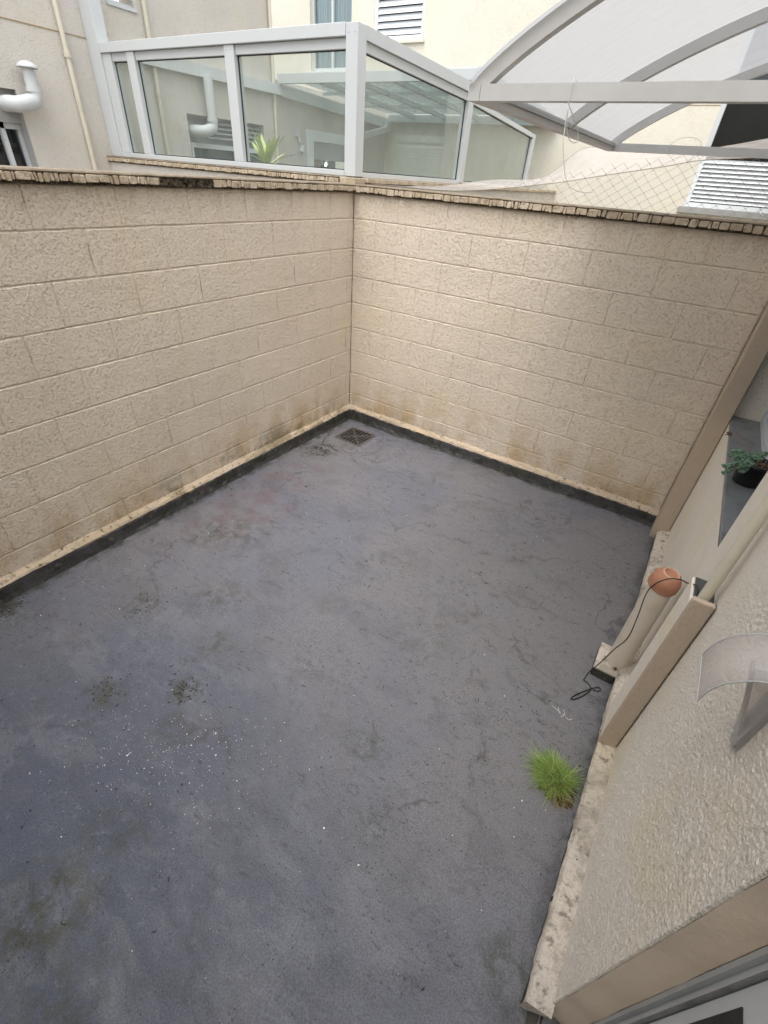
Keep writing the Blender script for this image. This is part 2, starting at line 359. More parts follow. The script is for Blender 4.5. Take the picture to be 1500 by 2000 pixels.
def poly_mat():
    m, n, b, out = mat('frosted_polycarbonate'); g = G(n); n.nodes.remove(b); P = g.pos()
    df = g.node('ShaderNodeBsdfDiffuse'); df.inputs[0].default_value = (.55, .55, .55, 1)
    tl = g.node('ShaderNodeBsdfTranslucent'); tl.inputs[0].default_value = (.47, .475, .49, 1)
    tr = g.node('ShaderNodeBsdfTransparent'); tr.inputs[0].default_value = (.85, .86, .87, 1)
    a = g.node('ShaderNodeMixShader'); a.inputs[0].default_value = .65; g.put(a.inputs[1], df.outputs[0]); g.put(a.inputs[2], tl.outputs[0])
    c = g.node('ShaderNodeMixShader'); g.put(c.inputs[0], g.ramp(g.noise(g.map(P, scale=(1, 6, 1)), 4, 3), .2, .8, .20, .32)); g.put(c.inputs[1], a.outputs[0]); g.put(c.inputs[2], tr.outputs[0])
    n.links.new(c.outputs[0], out.inputs[0]); return m
M_POLY = poly_mat()
def visor_mat():
    m, n, b, out = mat('frosted_acrylic'); g = G(n); n.nodes.remove(b)
    df = g.node('ShaderNodeBsdfDiffuse'); df.inputs[0].default_value = (.68, .64, .61, 1)
    tr = g.node('ShaderNodeBsdfTransparent'); tr.inputs[0].default_value = (.88, .87, .87, 1)
    gl = g.node('ShaderNodeBsdfGlossy'); gl.inputs['Roughness'].default_value = .3
    a = g.node('ShaderNodeMixShader'); a.inputs[0].default_value = .78; g.put(a.inputs[1], df.outputs[0]); g.put(a.inputs[2], tr.outputs[0])
    c = g.node('ShaderNodeMixShader'); c.inputs[0].default_value = .04; g.put(c.inputs[1], a.outputs[0]); g.put(c.inputs[2], gl.outputs[0])
    n.links.new(c.outputs[0], out.inputs[0]); return m
M_VISOR = visor_mat()
def veil_mat():
    m, n, b, out = mat('fine_net_cloth'); g = G(n); n.nodes.remove(b); P = g.pos()
    df = g.node('ShaderNodeBsdfDiffuse'); df.inputs[0].default_value = (.43, .40, .37, 1)
    tr = g.node('ShaderNodeBsdfTransparent')
    c = g.node('ShaderNodeMixShader'); g.put(c.inputs[0], g.ramp(g.noise(g.map(P, scale=(1, 1, 3)), 4, 4, .6), .3, .7, .36, .55)); g.put(c.inputs[1], df.outputs[0]); g.put(c.inputs[2], tr.outputs[0])
    n.links.new(c.outputs[0], out.inputs[0]); return m
M_VEIL = veil_mat()
def leaf_mat(name, a_, b_, scale=60):
    m, n, b, out = mat(name); g = G(n); oi = g.node('ShaderNodeNewGeometry').outputs['Random Per Island']
    c = g.mix(oi, a_, b_); g.put(b.inputs['Base Color'], c); b.inputs['Roughness'].default_value = .5
    b.inputs['Subsurface Weight'].default_value = 0; return m
M_GRASS = leaf_mat('grass_blade', (.12, .24, .035), (.42, .54, .16))
M_DRY = leaf_mat('dry_blade', (.30, .17, .04), (.40, .30, .10))
M_SUCC = leaf_mat('succulent_leaf', (.06, .13, .075), (.22, .34, .22))
M_BROWNLEAF = leaf_mat('brown_leaf', (.10, .055, .035), (.22, .13, .09))
def dracaena_mat():
    m, n, b, out = mat('striped_leaf'); g = G(n); oi = g.node('ShaderNodeNewGeometry').outputs['Random Per Island']
    c = g.mix(oi, (.28, .42, .10), (.70, .74, .38)); g.put(b.inputs['Base Color'], c); b.inputs['Roughness'].default_value = .45; return m
M_DRAC = dracaena_mat()
def bulb_mat():
    m, n, b, out = mat('lit_bulb'); b.inputs['Emission Color'].default_value = (1, .93, .8, 1); b.inputs['Emission Strength'].default_value = 8; return m
M_BULB = bulb_mat()

# ------------------------------------------------------------------ the setting
o = MB().box(-150, 150, -150, 150, -.3, -.06).build('ground', M_GROUND, kind='structure')
def grid_floor(x0, x1, y0, y1, nx, ny):
    vs = []; fs = []
    for j in range(ny + 1):
        for i in range(nx + 1):
            x = x0 + (x1 - x0) * i / nx; y = y0 + (y1 - y0) * j / ny
            # gentle fall to the drain and hand-trowelled unevenness
            z = .0025 * noise.noise((x * 1.7, y * 1.7, 0)) + .0015 * noise.noise((x * 5, y * 5, 3))
            dd = math.hypot(x - .30, y + .30); z -= .010 * math.exp(-(dd / .35) ** 2)
            if .155 < x < .452 and -.452 < y < -.152: z -= .05
            vs.append((x, y, z))
    for j in range(ny):
        for i in range(nx): a = j * (nx + 1) + i; fs.append((a, a + 1, a + nx + 2, a + nx + 1))
    return MB().add(vs, fs, True)
me = grid_floor(-.02, 2.83, -4.59, .02, 190, 340)
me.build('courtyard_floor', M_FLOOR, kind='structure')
MB().box(-6, -.17, -6, .0, -.05, -.01).build('neighbour_yard_floor', M_CONC, kind='structure')
MB().box(-3.1, -.17, .16, 5.05, -.05, -.01).build('enclosed_yard_floor', M_CONC, kind='structure')
MB().box(.0, 2.87, .16, 5.05, -.05, -.01).build('rear_yard_floor', M_CONC, kind='structure')

# ------------------------------------------------------------------ block walls
H0 = .236; TOPZ = 1.80
def block_mesh(wd, ht, seed, lo_gap=.0042, sd_gap=.0034):
    """one painted block, face in local XZ towards -Y, edges eased and slightly ragged"""
    r = random.Random(seed); m = MB()
    nx = max(2, int(wd / .045)); nz = max(2, int(ht / .05))
    xs = [0, .0025, .0055] + [wd * i / nx for i in range(1, nx)] + [wd - .0055, wd - .0025, wd]
    zs = [0, .003, .0065] + [ht * i / nz for i in range(1, nz)] + [ht - .0065, ht - .003, ht]
    xs = sorted(x for x in set(xs)); zs = sorted(z for z in set(zs))
    vs = []
    for k, z in enumerate(zs):
        for i, x in enumerate(xs):
            dx = min(x, wd - x); dz = min(z, ht - z)
            rz_ = lo_gap * (1 if dz < .001 else (.8 if dz < .005 else 0))
            rx_ = sd_gap * (1 if dx < .001 else (.75 if dx < .005 else 0))
            y = max(rz_ * r.uniform(.75, 1.15), rx_ * r.uniform(.2, 1.5))
            y += -.0012 * noise.noise((x * 9 + seed * 3.1, z * 9, seed))
            jx = 0 if dx < .001 else r.uniform(-.0012, .0012); jz = 0 if dz < .001 else r.uniform(-.0016, .0016) * (1 if dz < .02 else 2)
            vs.append((x + jx, y, z + jz))
    n = len(xs); fs = []
    for k in range(len(zs) - 1):
        for i in range(n - 1): a = k * n + i; fs.append((a, a + 1, a + n + 1, a + n))
    m.add(vs, fs, False); return m.mesh('block', fix=False)
_bc = {}
def get_block(wd, ht, var):
    key = (round(wd, 3), round(ht, 3), var)
    if key not in _bc:
        _bc[key] = block_mesh(wd, ht, hash(key) % 997 if False else int(wd * 1000 + ht * 337 + var * 71)); _bc[key].materials.append(M_BLOCK)
    return _bc[key]
def lay_blocks(parent, length, phases, place):
    """place(obj, s, z): puts a block starting s metres from the corner"""
    rows = [(.10, H0)] + [(H0 + .2 * k, H0 + .2 * (k + 1)) for k in range(7)] + [(H0 + 1.4, TOPZ + .004)]
    for ri, (z0, z1) in enumerate(rows):
        s = phases[ri % 2] - .4
        while s < length - .01:
            a = max(0, s); b_ = min(s + .4, length)
            if b_ - a > .02:
                me_ = get_block(b_ - a, z1 - z0, rnd.randrange(6) if b_ - a > .39 else 0)
                o_ = bpy.data.objects.new('block', me_); COL.objects.link(o_); o_.parent = parent
                place(o_, a, b_, z0)
                o_.location -= parent.location
            s += .4

LEN_A = 4.59
wallA = thing('block_wall', 'cream painted block wall on the left with dark missing chunk in its coping', 'wall', (0, -2, 0))
wallB = thing('block_wall', 'cream painted block wall facing us, under the net and behind the drain', 'wall', (1.4, 0, 0))
def placeA(o_, a, b_, z0):  # face towards +X, runs to -Y
    o_.rotation_euler = (0, 0, R(90)); o_.location = Vector((rnd.uniform(-.0006, .0006), -b_, z0))
def placeB(o_, a, b_, z0):
    o_.location = Vector((a, rnd.uniform(-.0006, .0006), z0))
lay_blocks(wallA, LEN_A, (.28, .07), placeA)
lay_blocks(wallB, 2.77, (.0, .205), placeB)
MB().box(-.15, -.0075, -LEN_A, .0, -.05, 1.80).build('wall_core', M_JOINT, wallA)
MB().box(-.0, 2.86, .0075, .15, -.05, 1.80).build('wall_core', M_JOINT, wallB)

def mortar_strip(parent, length, P, mat_, prof, seed, name):
    """P(s, out, z) -> world; prof is a list of (out, z) along the cross-section"""
    r = random.Random(seed); n = int(length / .018); vs = []; fs = []; k = len(prof)
    for i in range(n + 1):
        s = length * i / n
        for j, (u, z) in enumerate(prof):
            j_ = noise.noise((s * 22 + seed, j * 2.3, 0)) * .006 + noise.noise((s * 3 + seed, j, 5)) * .006
            inner = (j == 0); 
            vs.append(P(max(s, 0), u + (0 if inner else j_ * (.5 if z > .02 else .9)), z + (0 if z < .003 else j_ * .9)))
    for i in range(n):
        for j in range(k - 1): a = i * k + j; fs.append((a, a + 1, a + k + 1, a + k))
    return MB().add(vs, fs, False).build(name, mat_, parent)
PA = lambda s, u, z: (u, -s, z)
PB = lambda s, u, z: (s, -u, z)
for par, ln, P, sd in ((wallA, LEN_A, PA, 3), (wallB, 2.775, PB, 11)):
    mortar_strip(par, ln, P, M_FILLET, [(-.004, .128), (.006, .118), (.020, .102), (.027, .090), (.024, .07)], sd, 'mortar_fillet')
    mortar_strip(par, ln, P, M_SKIRT, [(.010, .089), (.026, .087), (.031, .076), (.036, .03), (.043, .006), (.055, -.012)], sd + 5, 'painted_skirting')

# coping: a thin cap with a cracked, drip-stained edge made of short pieces
def coping(parent, length, P, zt, seed, missing=(), under=.0, out=.030, h=.045, minw=.022, maxw=.075, start=0.0, back=-.17, npts=True):
    r = random.Random(seed)
    def capbox():
        n = int(length / .03); vs = []; fs = []
        for i in range(n + 1):
            s = start + (length - start) * i / n; e = out - .004 + noise.noise((s * 14 + seed, 0, 0)) * .006
            zz = zt + noise.noise((s * 9, seed, 1)) * .002
            for (u, z) in ((back, zt), (e - .004, zz), (e, zz - .006), (e - .006, zz - .012), (-.002, zt - .014)): vs.append(P(s, u, z))
        for i in range(n):
            for j in range(4): a = i * 5 + j; fs.append((a, a + 1, a + 6, a + 5))
        return MB().add(vs, fs, False)
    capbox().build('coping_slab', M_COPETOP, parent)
    e = MB()
    e.add([P(start, out - .014, zt - .010), P(length, out - .014, zt - .010), P(length, out - .014, zt - h - .010), P(start, out - .014, zt - h - .010),
           P(start, back, zt - .010), P(length, back, zt - .010), P(length, back, zt - h - .010), P(start, back, zt - h - .010)],
          [(0, 1, 2, 3), (4, 7, 6, 5), (3, 2, 6, 7), (0, 4, 5, 1), (0, 3, 7, 4), (1, 5, 6, 2)])
    e.build('coping_bed', M_GRIME, parent)
    s = start
    while s < length - .01:
        wd = r.uniform(minw, maxw) if r.random() > .35 else r.uniform(minw * .55, minw)
        b_ = min(s + wd, length)
        if not any(m0 < (s + b_) / 2 < m1 for m0, m1 in missing):
            g_ = r.uniform(.0011, .0028) * (1 if r.random() > .12 else 1.8); u0 = out - .016; u1 = out + r.uniform(-.003, .004)
            z1 = zt - .0115 - r.uniform(0, .003); z0 = zt - h - r.uniform(-.003, .004)
            a0 = s + g_; a1 = b_ - g_; c_ = min(r.uniform(.002, .006), (a1 - a0) * .25)
            lean = r.uniform(-.006, .003)
            sec = [(a0, z0 + c_), (a0 + c_, z0), (a1 - c_, z0), (a1, z0 + c_), (a1 + lean, z1 - c_), (a1 - c_ + lean, z1), (a0 + c_ + lean, z1), (a0 + lean, z1 - c_)]
            n = len(sec); mid_s = (a0 + a1) / 2; mid_z = (z0 + z1) / 2
            vs = [P(q, u0, z) for q, z in sec] + [P(q, u1 - .0035, z) for q, z in sec] + \
                 [P(mid_s + (q - mid_s) * .92 + r.uniform(-.0015, .0015), u1 - .0015 + r.uniform(-.0012, .0012), mid_z + (z - mid_z) * .93) for q, z in sec]
            fs = [tuple(range(2 * n, 3 * n))]
            for L_ in (0, n):
                fs += [(L_ + i, L_ + (i + 1) % n, L_ + n + (i + 1) % n, L_ + n + i) for i in range(n)]
            MB().add(vs, fs).build('coping_piece', M_COPE, parent)
        s = b_
coping(wallA, 4.3, PA, 1.853, 5, missing=((1.31, 1.66),), minw=.022, maxw=.062, h=.041)
coping(wallB, 2.862, lambda s, u, z: (s, -u, z + s * .0), 1.853, 9, start=.03)
# rubble left where the coping edge has broken away
rb = MB()
for i in range(60):
    s = rnd.uniform(1.31, 1.66); p = Vector((rnd.uniform(.012, .026), -s, rnd.uniform(1.808, 1.842))); q = rnd.uniform(.004, .009)
    rb.box(p.x - q, p.x + q * .6, p.y - q * 1.3, p.y + q * 1.3, p.z - q, p.z + q)
rb.build('broken_edge', M_GRIME, wallA, kind='stuff')

# walls of the yards behind: one under each run of the glass enclosure
wallD = thing('block_wall', 'grey beige wall carrying the long front of the glass enclosure', 'wall', (-1.6, .08, 0))
MB().box(-3.1, -.152, .0, .15, -.05, 1.852).build('wall_core', M_NEIGH, wallD)
coping(wallD, 2.96, lambda s, u, z: (-.14 - s, -u, z), 1.893, 21, h=.04, minw=.02, maxw=.05, out=.022, back=-.17)
wallE = thing('block_wall', 'beige wall running away under the right side of the glass enclosure', 'wall', (-.08, 2.6, 0))
MB().box(-.15, -.002, .152, 5.04, -.05, 1.86).build('wall_core', M_NEIGH, wallE)
MB().box(-.17, .02, .14, 5.04, 1.862, 1.890, .003).build('coping_slab', M_COPE, wallE)

MB().box(-.168, .0, .002, .138, 1.80, 1.889, .004).build('corner_block', M_COPE, wallE)

# ------------------------------------------------------------------ our house (right)
house = thing('house', 'cream stuccoed house wall at the right with slate sill and white door frame', 'house', (3.2, -2, 0))
XC = 2.87
def wall_with_holes(y0, y1, z0, z1, holes, x0, x1, mat_, parent, name='wall'):
    """wall in the YZ plane between x0 and x1 with rectangular holes"""
    ys = sorted({y0, y1, *[h[0] for h in holes], *[h[1] for h in holes]}); zs = sorted({z0, z1, *[h[2] for h in holes], *[h[3] for h in holes]})
    bm = bmesh.new(); cache = {}
    def V(x, y, z):
        k = (x, round(y, 5), round(z, 5))
        if k not in cache: cache[k] = bm.verts.new((x, y, z))
        return cache[k]
    def solid(i, j):
        if i < 0 or j < 0 or i >= len(ys) - 1 or j >= len(zs) - 1: return False
        cy = (ys[i] + ys[i + 1]) / 2; cz = (zs[j] + zs[j + 1]) / 2
        return not any(h[0] < cy < h[1] and h[2] < cz < h[3] for h in holes)
    for i in range(len(ys) - 1):
        for j in range(len(zs) - 1):
            if not solid(i, j): continue
            a, b_, c_, d_ = ys[i], ys[i + 1], zs[j], zs[j + 1]
            for x in (x0, x1): bm.faces.new([V(x, a, c_), V(x, b_, c_), V(x, b_, d_), V(x, a, d_)])
            if not solid(i - 1, j): bm.faces.new([V(x0, a, c_), V(x1, a, c_), V(x1, a, d_), V(x0, a, d_)])
            if not solid(i + 1, j): bm.faces.new([V(x0, b_, c_), V(x1, b_, c_), V(x1, b_, d_), V(x0, b_, d_)])
            if not solid(i, j - 1): bm.faces.new([V(x0, a, c_), V(x1, a, c_), V(x1, b_, c_), V(x0, b_, c_)])
            if not solid(i, j + 1): bm.faces.new([V(x0, a, d_), V(x1, a, d_), V(x1, b_, d_), V(x0, b_, d_)])
    bmesh.ops.recalc_face_normals(bm, faces=bm.faces[:])
    me_ = bpy.data.meshes.new(name); bm.to_mesh(me_); bm.free()
    return link(me_, name, mat_, parent)
WIN = (-1.57, -.085, .892, 2.02); DOOR = (-3.86, -2.86, -.04, 2.2)
wall_with_holes(-6.5, 5.05, -.05, 3.5, [WIN, DOOR], XC, 3.08, M_HOUSE, house)
# rough lumps along the visible door edge, real relief that breaks the silhouette
lump = MB(); r = random.Random(4)
def rough_sheet(y0, y1, z0, z1, step, amp, sc_, seed):
    ny = int((y1 - y0) / step); nz = int((z1 - z0) / step); vs = []; fs = []
    for k in range(nz + 1):
        for i in range(ny + 1):
            y = y0 + (y1 - y0) * i / ny; z = z0 + (z1 - z0) * k / nz
            q = noise.noise((y * sc_, z * sc_, seed)) * .55 + noise.noise((y * sc_ * 1.9, z * sc_ * 1.9, seed + 7)) * .55 + noise.noise((y * sc_ * .4, z * sc_ * .4, seed + 3)) * .3
            q = min(.5, q)
            fade = min(1, (y1 - y) / .3, (z1 - z) / .1 + .2)
            vs.append((XC - .0012 - amp * (q + .3) * fade, y + (noise.noise((z * 130, 1, 2)) * .0018 if i == 0 else 0), z))
    for k in range(nz):
        for i in range(ny): a = k * (ny + 1) + i; fs.append((a, a + 1, a + ny + 2, a + ny + 1))
    b0 = len(vs)
    for k in range(nz + 1): vs.append((XC + .004, y0, vs[k * (ny + 1)][2]))
    for k in range(nz): fs.append((k * (ny + 1), (k + 1) * (ny + 1), b0 + k + 1, b0 + k))
    return MB().add(vs, fs, True)
rough_sheet(-2.8605, -2.0, .085, 1.56, .0024, .0032, 95, 3).build('stucco_relief', M_HOUSE, house)
MB().box(.0, 2.868, -4.85, -4.6, -.05, 4.1).build('unseen_back_wall', M_HOUSE, house)  # unseen wall behind the camera, added to darken the near floor
# window over the slate sill
sill = MB().box(2.8685, 3.03, -1.566, -.088, .893, .915, .003).build('window_sill', M_SLATE, house)
wf = MB(); xf0, xf1 = 3.012, 3.06
wf.box(xf0, xf1, -1.57, -1.53, .917, 2.02); wf.box(xf0, xf1, -.125, -.085, .917, 2.02)
wf.box(xf0, xf1, -1.53, -.125, .917, .955); wf.box(xf0, xf1, -1.53, -.125, 1.98, 2.02); wf.box(xf0 + .004, xf1, -.86, -.80, .955, 1.98)
wf = wf.build('window_frame', M_ALU, house)
MB().box(3.030, 3.034, -1.53, -.86, .955, 1.98).box(3.030, 3.034, -.80, -.125, .955, 1.98).build('pane', M_DARKGLASS, wf)
MB().box(3.10, 3.12, -1.7, .0, .8, 2.1).build('curtain', M_CURTAIN, house)
# pilaster at the end of the block wall
MB().box(2.772, 2.866, -.182, -.012, .0, 1.86, .004).build('pilaster', M_PILAST_SHADED, house)
# kerb at the foot
kb = MB(); n = 150; vs = []; fs = []
prof = [(2.812, -.012), (2.8055, .012), (2.803, .045), (2.804, .064), (2.810, .074), (2.835, .082), (2.861, .090), (2.873, .098)]
segs = [(-2.895, -.185)]
for i in range(n + 1):
    y = -2.895 + (2.895 - .185) * i / n
    for j, (x, z) in enumerate(prof):
        q = noise.noise((y * 16, j * 1.7, 2)) * .004 + noise.noise((y * 3.1, j * .6, 9)) * .007 + noise.noise((y * 55, j * 3, 5)) * .0022
        vs.append((x + (q if j < 6 else 0), y, z + (q * .9 if 0 < j < 7 else (q * 1.6 if j == 7 else 0))))
k = len(prof)
for i in range(n):
    for j in range(k - 1): a = i * k + j; fs.append((a, a + 1, a + k + 1, a + k))
fs.append(tuple(range(k)))
kerb = MB().add(vs, fs, False).mesh('kerb')
kerb.materials.append(M_LEDGE); kerb.materials.append(M_SKIRT)
for p in kerb.polygons:
    if p.center.z < .046 + .014 * noise.noise((p.center.y * 9, 0, 3)) and p.center.x < 2.83: p.material_index = 1
link(kerb, 'kerb', None, house)
# pipe chase
ch = MB().box(2.802, 2.8655, -1.990, -1.968, .075, .935, .004).build('chase_front', M_CHASE_SHADED, house)
MB().box(2.804, 2.824, -1.966, -1.815, .075, .898, .004).build('chase_side', M_HOUSE, house)
MB().box(2.826, 2.8655, -1.964, -1.82, .2, .884).build('chase_filling', M_CONC, house)
MB().box(2.812, 2.888, -1.963, -1.822, .899, .906, .001).build('slate_cap', M_SLATE2, house)
MB().bar((2.8665, -1.972, .09), (2.8665, -1.972, .93), .002, .02).build('crack', M_BLACK, house)
# cream water pipe rising out of the chase
pipe = thing('water_pipe', 'thin cream plastic pipe rising out of the stuccoed chase past the sill', 'pipe', (2.837, -1.937, .907))
MB().tube([(2.837, -1.937, .9065), (2.8375, -1.937, 1.5), (2.837, -1.936, 2.2), (2.837, -1.936, 3.4)], .0165, 20).build('pipe', M_PVC, pipe)
MB().tube([(2.837, -1.936, 2.9), (2.837, -1.936, 2.96)], .021, 20).build('coupling', M_PVC, pipe)
# door
XD = 2.948
dr = MB().box(XC + .002, XD, -2.858, -2.850, .0, 2.2)
rev = MB(); vs = []; fs = []; nz = 90
for i in range(nz + 1):
    z = -.02 + 2.2 * i / nz
    for j in range(6):
        x = XC + .003 + (XD - XC - .003) * j / 5; vs.append((x, -2.8625 + noise.noise((x * 25, z * 9, 1)) * .002, z))
for i in range(nz):
    for j in range(5): a = i * 6 + j; fs.append((a, a + 1, a + 7, a + 6))
MB().add(vs, fs, True).build('door_reveal', M_REVEAL, house)
door = MB()
door.box(XD, 3.00, -2.874, -2.864, .0, 2.195).box(XD + .010, 3.00, -2.884, -2.8745, .0, 2.195).box(XD + .004, 3.00, -2.892, -2.8845, .0, 2.195)
door.box(XD, 3.00, -3.85, -2.893, 2.15, 2.195).box(XD, 3.00, -3.858, -3.82, .0, 2.15)
fr = door.build('door_frame', M_GREYALU, house)
MB().box(XD + .0045, XD + .010, -2.8955, -2.8925, .0, 2.15).build('gasket', M_SLATE, fr)
st = MB().box(XD + .012, 2.992, -2.985, -2.896, .02, 2.14, .002).box(XD + .012, 2.992, -3.80, -2.986, .02, .10).build('door_sash', M_ALU, house)
MB().box(XD + .0095, XD + .0118, -2.958, -2.922, .70, .905, .001).build('latch_recess', M_BLACK, st)
MB().box(2.965, 2.970, -3.80, -2.987, .102, 2.14).build('pane', M_DARKGLASS, st)
MB().box(2.87, 3.0, -3.858, -2.866, -.03, .004).build('door_sill', M_SLATE, house)
MB().box(3.6, 3.62, -5, -2.2, 0, 2.6).build('room_wall', M_DARKROOM, house)

# ------------------------------------------------------------------ drainpipe, cup, cable
dp = thing('drainpipe', 'stubby upright cream drainpipe standing on a small grey plinth by the house wall', 'pipe', (2.79, -1.50, 0))
pl = MB().box(2.700, 2.802, -1.602, -1.425, -.01, .052, .004).build('plinth', M_SKIRT, dp)
MB().box(2.698, 2.8035, -1.604, -1.423, .0525, .064, .003).build('plinth_top', M_LEDGE, dp)
MB().tube([(2.789, -1.505, .065), (2.789, -1.500, .35), (2.791, -1.49, .60)], .050, 36).build('pipe', M_PVC2, dp)
rb = MB()
for i in range(26):
    a = rnd.uniform(0, 6.28); q = rnd.uniform(.003, .007); c_ = Vector((2.789 + math.cos(a) * .053, -1.505 + math.sin(a) * .053, .066))
    if c_.x > 2.785: rb.box(c_.x - q, c_.x + q, c_.y - q, c_.y + q, c_.z - q, c_.z + q)
rb.build('mortar_crumbs', M_GRIME, dp, kind='stuff')
T = Matrix.Rotation(R(5), 3, 'X') @ Matrix.Rotation(R(5), 3, 'Y')
cup = thing('terracotta_cup', 'small terracotta cup turned upside down over the top of the drainpipe', 'cup', (2.791, -1.486, .578))
prof = [(.0530, .0), (.0590, .0005), (.0600, .004), (.0585, .007), (.0600, .020), (.0590, .038), (.0530, .058), (.0440, .073), (.0360, .080), (.0315, .0815), (.0300, .0785), (.026, .0775), (.0005, .077)]
MB().lathe((2.791, -1.486, .578), prof, 40, T).build('bowl', M_TERRA, cup)
MB().lathe((2.791, -1.486, .578), [(.0270, .0765), (.0275, .0860), (.0300, .0870), (.0325, .0855), (.0335, .0790)], 40, T).build('foot_ring', M_TERRA2, cup)
cb = [(2.822, -1.925, 0.907), (2.814, -1.9, 0.925), (2.805, -1.817, 0.865), (2.79, -1.743, 0.817), (2.775, -1.633, 0.724), (2.757, -1.55, 0.62), (2.745, -1.56, 0.56), (2.742, -1.685, 0.528), (2.742, -1.739, 0.448), (2.73, -1.67, 0.291), (2.715, -1.63, 0.143), (2.692, -1.611, 0.016), (2.682, -1.664, 0.006)]
pts = spline(cb, 8)
pts += spline([(2.682, -1.664, .006), (2.700, -1.665, .006), (2.720, -1.680, .005), (2.722, -1.706, .005), (2.700, -1.755, .005), (2.668, -1.800, .005), (2.660, -1.792, .006), (2.690, -1.740, .006), (2.728, -1.690, .010), (2.752, -1.662, .008), (2.764, -1.668, .006), (2.757, -1.684, .005), (2.735, -1.690, .005)], 6)[1:]
ob = MB().tube(pts, .0024, 7).build('cable', M_CABLE); ob['label'] = 'thin black cable looping over the terracotta cup down to the floor'; ob['category'] = 'cable'
ob = None

# floor drain
dg = thing('floor_drain', 'square brown plastic drain grate with radiating slots in the far corner', 'drain', (.30, -.30, 0))
zt = -.006; c0 = (.302, -.302); hs = .138
f_ = MB()
for (a0, a1, b0, b1) in ((-hs, hs, -hs, -hs + .014), (-hs, hs, hs - .014, hs), (-hs, -hs + .014, -hs + .014, hs - .014), (hs - .014, hs, -hs + .014, hs - .014)):
    f_.box(c0[0] + a0, c0[0] + a1, c0[1] + b0, c0[1] + b1, zt - .02, zt + .004, .0015)
f_.build('grate_frame', M_TWIG, dg)
hi = hs - .014
for a in (45, -45):
    q = hi * 1.35; dx_ = math.cos(R(a)) * q; dy_ = math.sin(R(a)) * q
    MB().bar((c0[0] - dx_, c0[1] - dy_, zt), (c0[0] + dx_, c0[1] + dy_, zt), .008, .008).build('grate_bar', M_TWIG, dg)
MB().lathe((c0[0], c0[1], zt - .004), [(.014, 0), (.014, .009), (.0, .0095)], 16).build('grate_boss', M_TWIG, dg)
for q_ in range(4):
    for i in range(1, 8):
        s = -hi + 2 * hi * i / 8.0
        # bars running outward from the diagonals to the frame, turned a quarter each quadrant
        e0 = abs(s) + .006
        if e0 > hi - .01: continue
        p, q = Vector((s, e0, zt)), Vector((s, hi + .002, zt))
        Rm = Matrix.Rotation(R(90 * q_), 3, 'Z'); p = Rm @ p; q = Rm @ q
        MB().bar((c0[0] + p.x, c0[1] + p.y, zt), (c0[0] + q.x, c0[1] + q.y, zt), .008, .007).build('grate_bar', M_TWIG, dg)
MB().box(c0[0] - hs, c0[0] + hs, c0[1] - hs, c0[1] + hs, -.10, -.055).build('drain_well', M_BLACK, dg)
# screed collar round the drain
vs = []; fs = []; N = 64
for k in range(N):
    a = 2 * math.pi * k / N; dx_, dy_ = math.cos(a), math.sin(a); sq = 1 / max(abs(dx_), abs(dy_))
    for j, (rr, zz) in enumerate(((.1385, -.018), (.1395, -.0035), (.150, -.0030), (.185, -.001), (.205 + .012 * noise.noise((dx_ * 3, dy_ * 3, 1)), -.0095))):
        vs.append((c0[0] + dx_ * sq * rr, c0[1] + dy_ * sq * rr, zz))
for k in range(N):
    for j in range(4): a = k * 5 + j; b_ = ((k + 1) % N) * 5 + j; fs.append((a, b_, b_ + 1, a + 1))
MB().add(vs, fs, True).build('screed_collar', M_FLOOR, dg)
# cracks in the screed round the drain
def crack(pts, wdt, seed):
    m_ = MB(); r_ = random.Random(seed); P_ = spline([(x, y, .003) for x, y in pts], 6); vs = []; fs = []
    for i, p in enumerate(P_):
        t = (P_[min(i + 1, len(P_) - 1)] - P_[max(i - 1, 0)]).normalized(); nrm = Vector((-t.y, t.x, 0)); j = r_.uniform(-.004, .004); ww = wdt * r_.uniform(.25, 1.0)
        vs += [p + nrm * (j - ww), p + nrm * (j + ww)]
    for i in range(len(P_) - 1): fs.append((2 * i, 2 * i + 1, 2 * i + 3, 2 * i + 2))
    return m_.add(vs, fs)
ck = crack([(.20, -.60), (.33, -.57), (.42, -.60), (.53, -.53), (.62, -.42), (.60, -.30), (.68, -.22)], .0022, 1)
ck2 = crack([(.55, -.33), (.50, -.14), (.35, -.085), (.22, -.09)], .0018, 2); ck.add(ck2.v, ck2.f)
ck3 = crack([(.10, -.42), (.16, -.60), (.26, -.62), (.36, -.63)], .005, 3); ck.add(ck3.v, ck3.f)
ob = ck.build('screed_cracks', M_GRIME, kind='structure')

